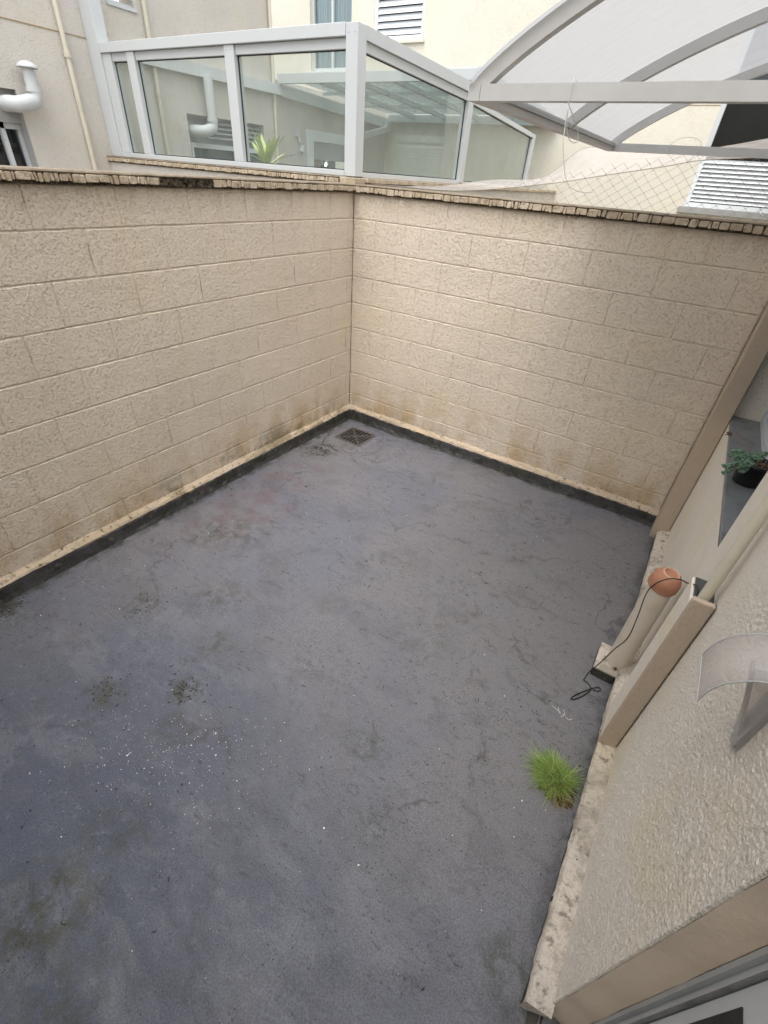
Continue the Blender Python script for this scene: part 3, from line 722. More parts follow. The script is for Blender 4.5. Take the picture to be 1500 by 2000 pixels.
# ------------------------------------------------------------------ grass tuft
tuft = thing('grass_tuft', 'bright green tuft of thin grass growing from the floor edge near the kerb', 'grass', (2.745, -2.235, 0))
def blades(clumps, mat_, seed, name, wmin=.0007, wmax=.0014):
    """clumps: (x, y, n, base radius, blade length min, max, lean x, lean y)"""
    r_ = random.Random(seed); m_ = MB()
    for (cx_, cy_, n, spread, hmin, hmax, lx, ly) in clumps:
        for i in range(n):
            a = r_.uniform(0, 2 * math.pi); rad = spread * math.sqrt(r_.random())
            b_ = Vector((cx_ + math.cos(a) * rad, cy_ + math.sin(a) * rad, 0)); L_ = r_.uniform(hmin, hmax) * (r_.random() ** .25)
            out_ = Vector((math.cos(a), math.sin(a), 0)) * (rad / spread) * r_.uniform(.3, 1.3) + Vector((lx, ly, 0)) + Vector((r_.gauss(0, .30), r_.gauss(0, .30), 0))
            dirv = (out_ * .7 + Vector((0, 0, r_.uniform(.6, 1.2)))).normalized(); side = dirv.cross(Vector((r_.gauss(0, 1), r_.gauss(0, 1), .4))).normalized()
            wv = r_.uniform(wmin, wmax); droop = r_.uniform(.15, .75); vs = []
            for k_ in range(6):
                t = k_ / 5; c_ = b_ + dirv * L_ * t + out_ * (L_ * .35 * t * t) - Vector((0, 0, L_ * droop * t * t * t))
                c_.z = max(c_.z, .003); ww = wv * (1 - t * .85); vs += [c_ - side * ww, c_ + side * ww]
            m_.add(vs, [(2 * k_, 2 * k_ + 1, 2 * k_ + 3, 2 * k_ + 2) for k_ in range(5)], True)
    return link(m_.mesh(name, fix=False), name, mat_, tuft, kind='stuff')
blades([(2.702, -2.205, 900, .046, .05, .105, -.25, .0), (2.672, -2.185, 560, .038, .04, .095, -.45, .1), (2.735, -2.185, 380, .034, .04, .085, .05, .25), (2.700, -2.245, 260, .030, .03, .065, -.2, -.4), (2.668, -2.225, 160, .025, .03, .06, -.6, -.1)], M_GRASS, 2, 'green_blades')
blades([(2.735, -2.255, 200, .034, .03, .065, .15, -.35), (2.71, -2.22, 90, .05, .05, .10, -.2, .0)], M_DRY, 5, 'dry_blades')
rt = MB(); r = random.Random(1)
for i in range(140):
    a = r.uniform(0, 6.28); q = r.uniform(0, .062); s_ = r.uniform(.002, .008); x = 2.722 + math.cos(a) * q * 1.2; y = -2.235 + math.sin(a) * q
    rt.box(x - s_, x + s_, y - s_, y + s_, .0, s_)
rt.build('root_soil', M_SOIL, tuft, kind='stuff')

# ------------------------------------------------------------------ debris on the floor
r = random.Random(12); m_ = MB()
def flake(m_, x, y, s, el=1.0, z=.0035):
    a = r.uniform(0, 3.14); n = r.choice((4, 5, 6)); vs = []
    for k in range(n):
        t = 2 * math.pi * k / n; q = s * r.uniform(.6, 1.1); u = math.cos(t) * q * el; v = math.sin(t) * q
        vs.append((x + u * math.cos(a) - v * math.sin(a), y + u * math.sin(a) + v * math.cos(a), z + r.uniform(0, .0012)))
    vs += [(p[0], p[1], z - .002) for p in vs]
    m_.add(vs, [tuple(range(n))] + [(k, (k + 1) % n, (k + 1) % n + n, k + n) for k in range(n)])
for i in range(520):
    u = r.gauss(0, 1); v = r.gauss(0, 1)
    flake(m_, 1.38 + u * .19 + v * .03, -3.02 + v * .13 + u * .02, r.choice((.0006, .0007, .0009, .001, .0019)) * r.uniform(.7, 1.2))
for i in range(170): flake(m_, r.uniform(.1, 2.78), r.uniform(-3.6, -.1), r.choice((.0006, .0009, .0015)) * r.uniform(.7, 1.2), r.uniform(1, 2.2))
for (x, y) in ((2.218, -2.889), (1.46, -2.86), (1.53, -2.92), (1.42, -2.95), (2.05, -2.87), (2.62, -2.36), (1.25, -3.12)): flake(m_, x, y, .0028, 1.4)
ob = m_.build('paint_flakes', M_WHITE, kind='stuff'); ob['label'] = 'tiny white paint flakes scattered over the grey floor, thickest at lower left'; ob['category'] = 'flakes'
m_ = MB()
for i in range(900):
    x, y = r.uniform(.05, 2.78), r.uniform(-3.7, -.06)
    if noise.noise((x * 1.6, y * 1.6, 4)) + r.uniform(-.5, .3) < -.05: continue
    flake(m_, x, y, r.choice((.0012, .0018, .0026)) * r.uniform(.7, 1.3), r.uniform(1, 3.2))
for i in range(60):
    x, y = r.uniform(.2, 2.7), r.uniform(-3.6, -.3); pts = [(x, y, .004)]; a = r.uniform(0, 6.28); L_ = r.uniform(.006, .014)
    for k in range(4): a += r.uniform(-.9, .9); x += math.cos(a) * L_ * .5; y += math.sin(a) * L_ * .5; pts.append((x, y, .0045))
    m_.tube(pts, .0011, 4)
for (cx_, cy_, sx_, sy_, n) in ((.08, -3.06, .05, .09, 60), (.22, -.70, .1, .12, 70), (.62, -2.62, .08, .1, 30), (1.2, -2.8, .07, .06, 50), (.93, -3.0, .08, .08, 40)):
    for i in range(n): flake(m_, cx_ + r.gauss(0, sx_ * .6), cy_ + r.gauss(0, sy_ * .6), r.uniform(.0015, .004), r.uniform(1, 2.5))
ob = m_.build('dirt_crumbs', M_DEBRIS, kind='stuff'); ob['label'] = 'dark crumbs and bits of dry plant scattered across the courtyard floor'; ob['category'] = 'debris'
sc_ = MB(); r = random.Random(3)
for i in range(5):
    x, y = 2.655 + r.uniform(-.025, .015), -1.910 + r.uniform(-.010, .010); pts = [(x, y, .005)]; a = r.uniform(0, 6.28)
    for k in range(5): a += r.uniform(-1.1, 1.1); x += math.cos(a) * .009; y += math.sin(a) * .006; pts.append((x, y, .005 + r.uniform(0, .004)))
    sc_.tube(pts, .0007, 5)
ob = sc_.build('plastic_scrap', M_WHITE); ob['label'] = 'crumpled scrap of white plastic thread on the floor between cable and grass tuft'; ob['category'] = 'scrap'

# ------------------------------------------------------------------ succulent
suc = thing('potted_succulent', 'trailing grey green succulent in a black plastic pot on the slate sill', 'potted plant', (2.945, -.975, .9155))
PC = Vector((2.945, -.975, .9155)); HP = .105
MB().lathe(PC, [(.0005, .001), (.053, .001), (.0545, .004), (.0655, HP - .014), (.069, HP - .014), (.0705, HP), (.0665, HP + .001), (.065, HP - .012), (.063, HP - .02)], 40).build('pot', M_POT, suc)
ss = MB(); vs = [(PC.x, PC.y, PC.z + HP - .012)]; fs = []
for j in range(1, 7):
    for k in range(20):
        a = 2 * math.pi * k / 20; rr = .0645 * j / 6; vs.append((PC.x + math.cos(a) * rr, PC.y + math.sin(a) * rr, PC.z + HP - .014 + .006 * noise.noise((math.cos(a) * rr * 90, math.sin(a) * rr * 90, 0))))
for k in range(20): fs.append((0, 1 + k, 1 + (k + 1) % 20))
for j in range(5):
    for k in range(20): a = 1 + j * 20 + k; b_ = 1 + j * 20 + (k + 1) % 20; fs.append((a, b_, b_ + 20, a + 20))
MB().add(vs, fs, True).build('soil', M_SOIL, suc)
def leafball(m_, c_, d_, L_, w_):
    d_ = d_.normalized(); s_ = d_.cross(Vector((.3, .2, 1))).normalized(); u_ = s_.cross(d_); vs = [c_]; n = 5
    for t, q in ((.3, .8), (.65, 1), (.9, .6)):
        for k in range(n): a = 2 * math.pi * k / n; vs.append(c_ + d_ * L_ * t + (s_ * math.cos(a) + u_ * math.sin(a) * .7) * w_ * q)
    vs.append(c_ + d_ * L_); fs = [(0, 1 + (k + 1) % n, 1 + k) for k in range(n)]
    for j in range(2): fs += [(1 + j * n + k, 1 + j * n + (k + 1) % n, 1 + (j + 1) * n + (k + 1) % n, 1 + (j + 1) * n + k) for k in range(n)]
    fs += [(1 + 2 * n + k, 1 + 2 * n + (k + 1) % n, len(vs) - 1) for k in range(n)]
    m_.add(vs, fs, True)
lm = MB(); stm = MB(); dm = MB(); r = random.Random(8)
stems = []
for i in range(40):
    a = R(r.uniform(70, 245)); L_ = r.uniform(.04, .105); el = r.uniform(.15, .9)
    st_ = PC + Vector((math.cos(a) * .03, math.sin(a) * .03, HP - .008)); d_ = Vector((math.cos(a), math.sin(a), el)).normalized()
    stems.append([st_ + d_ * L_ * t + Vector((0, 0, -.045 * t * t * (L_ / .1))) for t in (0, .25, .5, .75, 1)])
top = PC + Vector((-.02, .02, HP))
stems.append([top, Vector((2.90, -.90, 1.04)), Vector((2.86, -.84, 1.055)), Vector((2.83, -.80, 1.045)), Vector((2.815, -.79, 1.045))])
stems.append([top + Vector((-.02, -.02, -.01)), Vector((2.90, -1.0, 1.01)), Vector((2.87, -1.02, .995)), Vector((2.845, -1.035, .985)), Vector((2.83, -1.04, .99))])
stems.append([top + Vector((-.02, -.02, -.01)), Vector((2.89, -1.02, 1.01)), Vector((2.86, -1.05, .985)), Vector((2.85, -1.06, .975)), Vector((2.84, -1.07, .97))])
for si, S_ in enumerate(stems):
    Q = spline(S_, 4); stm.tube(Q, .0017, 5)
    for i, p in enumerate(Q):
        t = i / (len(Q) - 1)
        if si == 40 and t < .78: continue
        for k in range(3 if t < .8 else 5):
            dd = Vector((r.gauss(0, 1), r.gauss(0, 1), r.gauss(.3, .9))); tt = (Q[min(i + 1, len(Q) - 1)] - Q[max(i - 1, 0)]).normalized()
            leafball(dm if (si == 40) else lm, p, dd.normalized() + tt * .7, r.uniform(.010, .016), r.uniform(.0034, .0046))
for i in range(26):
    a = r.uniform(-1.2, 1.2); q = r.uniform(.01, .055); p = PC + Vector((math.cos(a) * q, math.sin(a) * q, HP - .008))
    for k in range(5): leafball(dm, p, Vector((r.gauss(0, 1), r.gauss(0, 1), abs(r.gauss(.5, .6)))), r.uniform(.007, .012), .0026)
stm.build('stems', M_BROWNLEAF, suc, kind='stuff'); lm.build('leaves', M_SUCC, suc, kind='stuff'); dm.build('brown_leaves', M_BROWNLEAF, suc, kind='stuff')

# ------------------------------------------------------------------ acrylic visor on the wall
vz = thing('lamp_visor', 'small frosted acrylic visor on a grey bracket high on the house wall', 'wall lamp', (2.868, -2.56, 1.1))
arc = [(2.752, 1.195), (2.7525, 1.212), (2.757, 1.237), (2.766, 1.260), (2.781, 1.281), (2.800, 1.297), (2.822, 1.309), (2.846, 1.316), (2.866, 1.319)]
vs = []; fs = []
for (x, z) in arc:
    for y in (-2.520, -2.640):
        vs += [(x, y, z), (x + .0022, y, z - .0022)]
for i in range(len(arc) - 1):
    a = i * 4; b_ = a + 4; fs += [(a, a + 2, b_ + 2, b_), (a + 1, b_ + 1, b_ + 3, a + 3), (a, b_, b_ + 1, a + 1), (a + 2, a + 3, b_ + 3, b_ + 2)]
MB().add(vs, fs, True).build('visor', M_VISOR, vz)
MB().tube([(x, -2.6405, z) for x, z in arc], .0013, 5).tube([(x, -2.5195, z) for x, z in arc], .0013, 5).tube([(arc[0][0], -2.52, arc[0][1]), (arc[0][0], -2.64, arc[0][1])], .0013, 5).build('edge_trim', M_GREYALU, vz)
MB().prism([(2.8665, 1.085), (2.858, 1.082), (2.845, 1.10), (2.800, 1.285), (2.8665, 1.31)], 1, -2.604, -2.600).build('side_plate', M_VISOR, vz)
MB().bar((2.864, -2.575, 1.088), (2.806, -2.575, 1.27), .030, .005, (1, 0, 0)).box(2.856, 2.8675, -2.60, -2.55, 1.075, 1.315, .002).build('bracket', M_GREYALU, vz)
MB().lathe((2.852, -2.578, 1.098), [(.0005, .004), (.005, .004), (.006, 0)], 10).build('screw', M_ALU, vz)

# ------------------------------------------------------------------ arched awning
aw = thing('awning', 'arched white steel awning with frosted polycarbonate sheet over the courtyard corner', 'awning', (2.87, -1, 2.1))
AX0, AX1, AY0, AY1, AZ = 1.768, 2.866, -1.845, -.115, 2.122
tk = .034
def tubebar(a, b_, wd=tk, ht=tk): return MB().bar(a, b_, wd, ht)
def arch_z(x):
    t = (x - AX0) / (AX1 - AX0); return AZ + .40 * math.sin(min(1, t * .92 + .0) * math.pi / 2) ** .80
def arch_pts(n=28):
    out = []
    for i in range(n + 1): x = AX0 + (AX1 - AX0) * (i / n) ** 1.25; out.append((x, arch_z(x)))
    return out
AP = arch_pts()
def rib(y, wd=.03):
    vs = []; fs = []
    for i, (x, z) in enumerate(AP):
        x_, z_ = AP[max(i - 1, 0)]; X_, Z_ = AP[min(i + 1, len(AP) - 1)]; t = Vector((X_ - x_, 0, Z_ - z_)).normalized(); nn = Vector((-t.z, 0, t.x)); c_ = Vector((x, y, z))
        for (u, v) in ((-1, -1), (1, -1), (1, 1), (-1, 1)): vs.append(c_ + Vector((0, 1, 0)) * u * wd / 2 + nn * v * .017)
    for i in range(len(AP) - 1):
        for k in range(4): a = i * 4 + k; b_ = i * 4 + (k + 1) % 4; fs.append((a, b_, b_ + 4, a + 4))
    fs += [(0, 1, 2, 3), tuple(len(vs) - 4 + k for k in (3, 2, 1, 0))]
    return MB().add(vs, fs)
for y in (AY0, (AY0 + AY1) / 2, AY1): rib(y).build('rib', M_ALU2, aw)
MB().bar((AX0 + .0, AY0 - .017, AZ), (AX0 + .0, AY1 + .017, AZ), tk, tk + .002).build('front_rail', M_ALU2, aw)
MB().bar((AX0 + .018, AY0, AZ - .001), (AX1, AY0, AZ - .001), .032, tk).build('tie_rail', M_ALU2, aw)
MB().bar((AX0 + .018, AY1, AZ - .001), (AX1, AY1, AZ - .001), .032, tk).build('tie_rail', M_ALU2, aw)
MB().bar((AX1 - .018, AY0, arch_z(AX1) - .03), (AX1 - .018, AY1, arch_z(AX1) - .03), .03, .034).build('wall_rail', M_ALU2, aw)
vs = []; fs = []; ys = [AY0 - .03 + (AY1 - AY0 + .06) * j / 14 for j in range(15)]
for i, (x, z) in enumerate(AP):
    x_, z_ = AP[max(i - 1, 0)]; X_, Z_ = AP[min(i + 1, len(AP) - 1)]; t = Vector((X_ - x_, 0, Z_ - z_)).normalized(); nn = Vector((-t.z, 0, t.x))
    for y in ys: p = Vector((x, y, z)) + nn * (.0195 + .0015 * noise.noise((x * 3, y * 3, 0))); vs.append(p)
n = len(ys)
for i in range(len(AP) - 1):
    for j in range(n - 1): a = i * n + j; fs.append((a, a + 1, a + n + 1, a + n))
MB().add(vs, fs, True).build('polycarbonate_sheet', M_POLY, aw)
MB().bar((AX0 + .022, AY0 + .02, AZ + .006), (AX0 + .022, AY1 - .02, AZ + .006), .006, .010).build('gasket', M_GREYALU, aw)
# loose strings tied to the awning
def string(pts, lab, rad=.0011, mat_=M_STRINGW):
    o_ = MB().tube(spline(pts, 7), rad, 5).build('string', mat_); o_['label'] = lab; o_['category'] = 'string'; o_['group'] = 'strings tied to the awning'; return o_
y0_ = AY0 - .019
string([(2.03, y0_ + .04, 2.142), (2.03, y0_ - .001, 2.142), (2.029, y0_ - .002, 2.12), (2.03, y0_, 2.10), (2.04, y0_ + .02, 2.08), (2.055, y0_ + .05, 2.05), (2.06, y0_ + .05, 2.03), (2.045, y0_ + .04, 2.03), (2.035, y0_ + .02, 2.05), (2.03, y0_, 2.09),
        (2.035, y0_, 2.05), (2.04, y0_, 2.02), (2.05, y0_ + .01, 1.985), (2.06, y0_ + .02, 1.955), (2.075, y0_ + .03, 1.935), (2.10, y0_ + .05, 1.925), (2.13, y0_ + .07, 1.925)],
       'long white string knotted on the awning near tube and dangling over the net')
string([(2.05, AY1 - .02, 2.10), (2.06, AY1 - .022, 2.145), (2.12, AY1 - .03, 2.17), (2.19, AY1 - .03, 2.15), (2.17, AY1 - .02, 2.09), (2.15, AY1 - .02, 2.05)], 'short white string looped round the awning far tube')

# ------------------------------------------------------------------ safety net behind the wall
net = thing('safety_net', 'diamond mesh net and folded fine netting strung above the block wall', 'net', (1.9, .1, 1.86))
m_ = MB(); r = random.Random(5); sx_, sz_ = .070, .052
def nd(i, j):
    x = 1.15 + (i + (j % 2) * .5) * sx_; z = 1.857 + j * sz_ * .5
    y = .085 + .02 * math.sin(x * 4) + .015 * noise.noise((x * 3, z * 3, 2)) + (z - 1.86) * .25
    return Vector((x + .010 * noise.noise((x * 6, z * 6, 0)) + (z - 1.86) * .12, y, z + .008 * noise.noise((x * 5, z * 8, 4))))
def topz(x): return 1.88 + (x - 1.0) * .20 if x < 2.0 else 2.08 + (x - 2.0) * .09
kn = MB()
for j in range(0, 16):
    for i in range(0, 28):
        p = nd(i, j)
        if p.x > 2.85 or p.z > topz(p.x) + .01: continue
        for di in ((0, 1) if j % 2 else (-1, 0)):
            q = nd(i + di, j + 1)
            if q.x > 2.86 or q.z > topz(q.x) + .05: continue
            m_.tube([p, q], .0008, 3, cap=False)
        kn.box(p.x - .0022, p.x + .0022, p.y - .002, p.y + .002, p.z - .0018, p.z + .0018)
m_.build('mesh_strings', M_STRING, net, kind='stuff'); kn.build('knots', M_STRING, net, kind='stuff')
lo = [(-.05, .19, 1.858), (.18, .19, 1.859), (.78, .19, 1.868), (1.346, .2, 1.940), (1.739, .2, 2.013), (2.022, .2, 2.066), (2.193, .2, 2.101), (2.484, .2, 2.126), (2.86, .2, 2.16)]
up = [(-.05, .9, 1.862), (.245, .9, 1.874), (.70, .9, 1.945), (1.111, .9, 1.985), (1.36, .9, 2.167), (1.675, .9, 2.161), (2.048, .9, 2.181), (2.261, .9, 2.214), (2.84, .9, 2.34)]
L1 = spline(lo, 6); L2 = spline(up, 6); vs = []; fs = []; K = 9
for a, b_ in zip(L1, L2):
    for k in range(K): t = k / (K - 1); p = a.lerp(b_, t); p.z -= .05 * math.sin(t * math.pi) * .25; vs.append(p)
for i in range(len(L1) - 1):
    for k in range(K - 1): a = i * K + k; fs.append((a, a + 1, a + K + 1, a + K))
MB().add(vs, fs, True).build('netting_fold', M_VEIL, net)
MB().tube(L1, .0022, 5).build('hem_rope', M_STRING, net); MB().tube(L2, .0022, 5).build('hem_rope', M_STRING, net)
string([(2.70, .16, 2.15), (2.66, .14, 2.05), (2.60, .12, 1.96), (2.55, .10, 1.90), (2.58, .09, 1.88)], 'grey cord hanging down in front of the louvred shutter', .003, M_STRINGW)

# ------------------------------------------------------------------ neighbours
def hbox(par, name, mat_, *b, bev=.0): return MB().box(*b, bev).build(name, mat_, par)
nb = thing('neighbour_house', 'beige stuccoed house on the left with downpipes and vent ducts', 'house', (-3.3, 0, 0))
XL = -3.1
RW = (-2.2, -.70, 1.2, 2.30); RV = (1.03, 2.20, 1.2, 2.325); SH = (-.6 + .93, .60, 3.03, 3.9); DR = (3.05, 4.25, 0, 2.34)
wall_with_holes(-6.5, 2.42, -.05, 4.5, [RW, RV, SH], XL - .22, XL, M_NEIGH, nb)
wall_with_holes(2.422, 5.05, -.05, 2.80, [DR], XL - .22, XL - .001, M_NEIGH, nb)
# score line in the render
MB().box(XL - .002, XL + .0035, -6.0, .09, 2.738, 2.746).build('score_line', M_JOINT, nb)
def lbox(name, mat_, x0, x1, y0, y1, z0, z1, par=nb, bev=0): return MB().box(XL + x0, XL + x1, y0, y1, z0, z1, bev).build(name, mat_, par)
# left recess: grey lintel slab, dark window with white stile
lbox('lintel_panel', M_LINTEL, -.12, -.06, -2.2, -.70, 2.075, 2.30)
lbox('recess_side', M_LINTEL, -.21, -.002, -.706, -.700, 1.2, 2.30)
fw = MB().box(XL - .16, XL - .10, -.875, -.84, 1.25, 2.074).box(XL - .16, XL - .10, -2.2, -.707, 2.03, 2.074).box(XL - .17, XL - .11, -.735, -.707, 1.25, 2.03).build('window_frame', M_ALU, nb)
MB().box(XL - .145, XL - .14, -2.2, -.876, 1.25, 2.03).box(XL - .145, XL - .14, -.839, -.736, 1.25, 2.03).build('pane', M_DARKGLASS, fw)
lbox('room_back', M_DARKROOM, -.21, -.20, -2.2, -.71, 1.2, 2.074)
def duct(y0, y1, zc, ztop, capped):
    d_ = MB().tube([(XL - .06, y0, zc)] + [(XL + .055, y0 + .0, zc)] + [(XL + .085, y0 + .04, zc), (XL + .095, y0 + .085, zc + .01), (XL + .10, y1 - .01, zc + .04), (XL + .10, y1, zc + .085), (XL + .10, y1, zc + .10)], .056, 20).build('vent_elbow', M_DUCT, nb)
    MB().tube([(XL + .10, y1, zc + .10), (XL + .10, y1, ztop)], .050, 20).build('vent_duct', M_DUCT, nb)
    MB().tube([(XL + .10, y1, zc + .095), (XL + .10, y1, zc + .125)], .059, 20).build('duct_collar', M_DUCT, nb)
    if capped: MB().lathe((XL + .10, y1, ztop - .012), [(.078, .0), (.080, .006), (.066, .024), (.035, .042), (.0005, .048)], 24).lathe((XL + .10, y1, ztop - .012), [(.077, .0), (.05, .02), (.0005, .03)], 24).build('vent_cap', M_DUCT, nb)
duct(-.80, -.60, 2.20, 2.46, True)
# right recess behind the glass
lbox('recess_back', M_LINTEL, -.215, -.10, 1.03, 2.20, 1.2, 2.325)
for i in range(4): MB().bar((XL - .05, 1.32, 2.275 - i * .045), (XL - .05, 2.17, 2.285 - i * .045), .05, .006, (.5, 0, 1)).build('louvre_slat', M_GREYALU, nb)
fw = MB().box(XL - .09, XL - .03, 1.06, 2.18, 2.03, 2.075).box(XL - .09, XL - .03, 1.72, 1.76, 1.3, 2.03).box(XL - .09, XL - .03, 1.06, 1.09, 1.3, 2.03).build('window_frame', M_ALU, nb)
MB().box(XL - .07, XL - .066, 1.09, 1.72, 1.3, 2.03).box(XL - .07, XL - .066, 1.76, 2.18, 1.3, 2.03).build('pane', M_DARKGLASS, fw)
duct(1.12, 1.30, 2.18, 2.66, False)
# shutter above
for i in range(14): MB().bar((XL - .03, SH[0], 3.05 + i * .055), (XL - .03, SH[1], 3.05 + i * .055), .045, .008, (.5, 0, 1)).build('shutter_slat', M_ALU, nb)
MB().box(XL - .05, XL + .012, SH[0] - .01, SH[1] + .02, 3.012, 3.034, .003).build('shutter_sill', M_ALU, nb)
# downpipes
for y in (-.185, .69, 2.40):
    MB().tube([(XL + .03, y, 0.2), (XL + .03, y, 4.45)], .021, 14).build('downpipe', M_PVC, nb)
    for z in ((2.60,) if y < 0 else (2.45, 3.6)): MB().tube([(XL + .03, y, z - .022), (XL + .03, y, z + .022)], .029, 14).build('pipe_collar', M_PVC, nb)
# door with warm room behind
fd = MB().box(XL - .02, XL + .03, 3.03, 3.15, 0, 2.36).box(XL - .02, XL + .03, 3.15, 4.27, 2.24, 2.36).box(XL - .02, XL + .03, 4.15, 4.27, 0, 2.24).build('door_frame', M_SHUT, nb)
ds = MB().box(XL - .06, XL - .02, 3.15, 3.21, 0, 2.24).box(XL - .06, XL - .02, 4.05, 4.15, 0, 2.24).box(XL - .06, XL - .02, 3.21, 4.05, 2.03, 2.24).build('door_sash', M_GREYALU, nb)
MB().box(XL - .045, XL - .04, 3.21, 4.05, 0, 2.03).build('pane', M_CLEARGLASS, ds)
MB().box(XL - .9, XL - .88, 2.6, 4.8, 0, 2.6).build('room_wall', M_DARKROOM, nb)
MB().box(XL - .14, XL - .12, 3.15, 3.48, 0, 2.2).build('room_curtain', M_BROWN, nb)
chn = thing('chandelier', 'lit chandelier bulbs seen through the glass of the neighbour door', 'lamp', (XL - .5, 3.8, 2.0))
for (y, z) in ((3.98, 2.12), (3.82, 1.98)):
    bl = MB().tube([(XL - .30, y, z + .03), (XL - .30, y, z + .4)], .004, 5).build('hanging_rod', M_GREYALU, chn)
    MB().lathe((XL - .30, y, z), [(.0005, -.022), (.014, -.014), (.019, 0), (.012, .018), (.006, .03)], 12).build('bulb', M_BULB, chn)
for i in range(5):
    y = 3.58 + i * .07; MB().box(XL - .32, XL - .30, y, y + .03, 1.98, 2.2).build('crystal', M_GREYALU, chn)
sp = thing('spotlight', 'small white spotlight on the neighbour wall left of the door, behind glass', 'lamp', (XL, 2.84, 2.2))
MB().box(XL + .001, XL + .02, 2.79, 2.87, 2.26, 2.36, .003).build('base', M_ALU, sp)
MB().tube([(XL + .03, 2.84, 2.26), (XL + .04, 2.85, 2.20)], .02, 12).build('arm', M_ALU, sp)
MB().lathe((XL + .05, 2.87, 2.12), [(.034, -.03), (.030, .0), (.022, .05), (.0005, .06)], 16, Matrix.Rotation(R(-25), 3, 'X')).build('head', M_ALU, sp)

# far house (rear)
fh = thing('rear_house', 'tall pale cream house across the rear with curtained window and louvred shutters', 'house', (0, 5.3, 0))
YF = 5.05
def rear_wall(holes):
    # reuse the YZ builder and turn it
    o_ = wall_with_holes(-6.5, 6.5, -.05, 5.5, holes, 0, .25, M_FAR, None, 'wall')
    for v in o_.data.vertices: x, y, z = v.co; v.co = (y, YF + x, z)
    o_.data.flip_normals(); o_.parent = fh; o_.location = -fh.location; return o_
CW = (-4.72, -3.86, 3.27, 5.0); S1 = (-3.42, -2.52, 3.60, 5.0); W2 = (1.76, 2.78, 1.80, 3.6)
rear_wall([CW, S1, W2])
# curtained window
fw = MB().box(CW[0], CW[1], YF + .06, YF + .12, 3.27, 3.32).box(CW[0], CW[0] + .04, YF + .06, YF + .12, 3.32, 5).box(CW[1] - .04, CW[1], YF + .06, YF + .12, 3.32, 5).box(-4.31, -4.27, YF + .055, YF + .12, 3.32, 5).build('window_frame', M_ALU, fh)
MB().box(CW[0] + .04, -4.31, YF + .09, YF + .095, 3.32, 5).box(-4.27, CW[1] - .04, YF + .09, YF + .095, 3.32, 5).build('pane', M_CLEARGLASS, fw)
m_ = MB(); vs = []; fs = []
for i in range(121):
    x = CW[0] + (CW[1] - CW[0]) * i / 120; y = YF + .16 + .022 * math.sin(i * .9) + .01 * math.sin(i * .37)
    vs += [(x, y, 3.2), (x, y, 5.05)]
for i in range(120): fs.append((2 * i, 2 * i + 1, 2 * i + 3, 2 * i + 2))
m_.add(vs, fs, True).build('curtain', M_CURTAIN, fh)
MB().box(CW[0] - .05, CW[1] + .03, YF - .03, YF + .05, 3.235, 3.268, .004).build('window_sill', M_ALU, fh)
def shutter(x0, x1, z0, z1, y, pitch, par=fh, mat_=M_SHUT):
    f = MB().box(x0, x0 + .05, y - .035, y + .03, z0, z1).box(x1 - .05, x1, y - .035, y + .03, z0, z1).box(x0 + .05, x1 - .05, y - .03, y + .03, z0, z0 + .05).build('shutter_frame', mat_, par)
    n_ = int((z1 - z0 - .06) / pitch)
    for i in range(n_):
        z = z0 + .06 + i * pitch + pitch / 2
        vs = [(x0 + .05, y - .022, z - pitch * .44), (x1 - .05, y - .022, z - pitch * .44), (x1 - .05, y + .012, z + pitch * .46), (x0 + .05, y + .012, z + pitch * .46)]
        vs += [(a, b_ + .006, c_ - .002) for a, b_, c_ in vs]
        MB().add(vs, [(0, 1, 2, 3), (7, 6, 5, 4), (0, 4, 5, 1), (1, 5, 6, 2), (2, 6, 7, 3), (3, 7, 4, 0)]).build('louvre_slat', mat_, par)
    MB().box(x0 + .05, x1 - .05, y + .02, y + .025, z0 + .05, z1).build('shutter_backing', M_BLACK, par)
shutter(S1[0], S1[1], 3.60, 5.0, YF + .05, .078)
MB().box(S1[0] - .06, S1[1] + .04, YF - .035, YF + .012, 3.555, 3.598, .004).build('window_sill', M_FAR, fh)
shutter(W2[0], W2[1], 1.84, 2.385, YF + .05, .045)
MB().box(W2[0], W2[0] + .055, YF + .0, YF + .10, 2.387, 3.6).box(W2[0] + .055, W2[1], YF + .02, YF + .10, 2.387, 2.47).box(W2[1] - .05, W2[1], YF + .02, YF + .10, 2.47, 3.6).build('window_frame', M_ALU, fh)
MB().box(W2[0] + .055, W2[1] - .05, YF + .06, YF + .066, 2.47, 3.6).build('pane', M_DARKGLASS, fh)
MB().box(W2[0] - .1, W2[1] + .1, YF + .24, YF + .25, 1.8, 3.7).build('room_back', M_DARKROOM, fh)
MB().box(W2[0] - .05, W2[1] + .05, YF - .05, YF + .05, 1.77, 1.838, .004).build('window_sill', M_LINTEL, fh)
MB().box(W2[0] - .5, W2[0] - .003, YF - .0035, YF + .002, 2.86, 2.867).build('score_line', M_JOINT, fh)

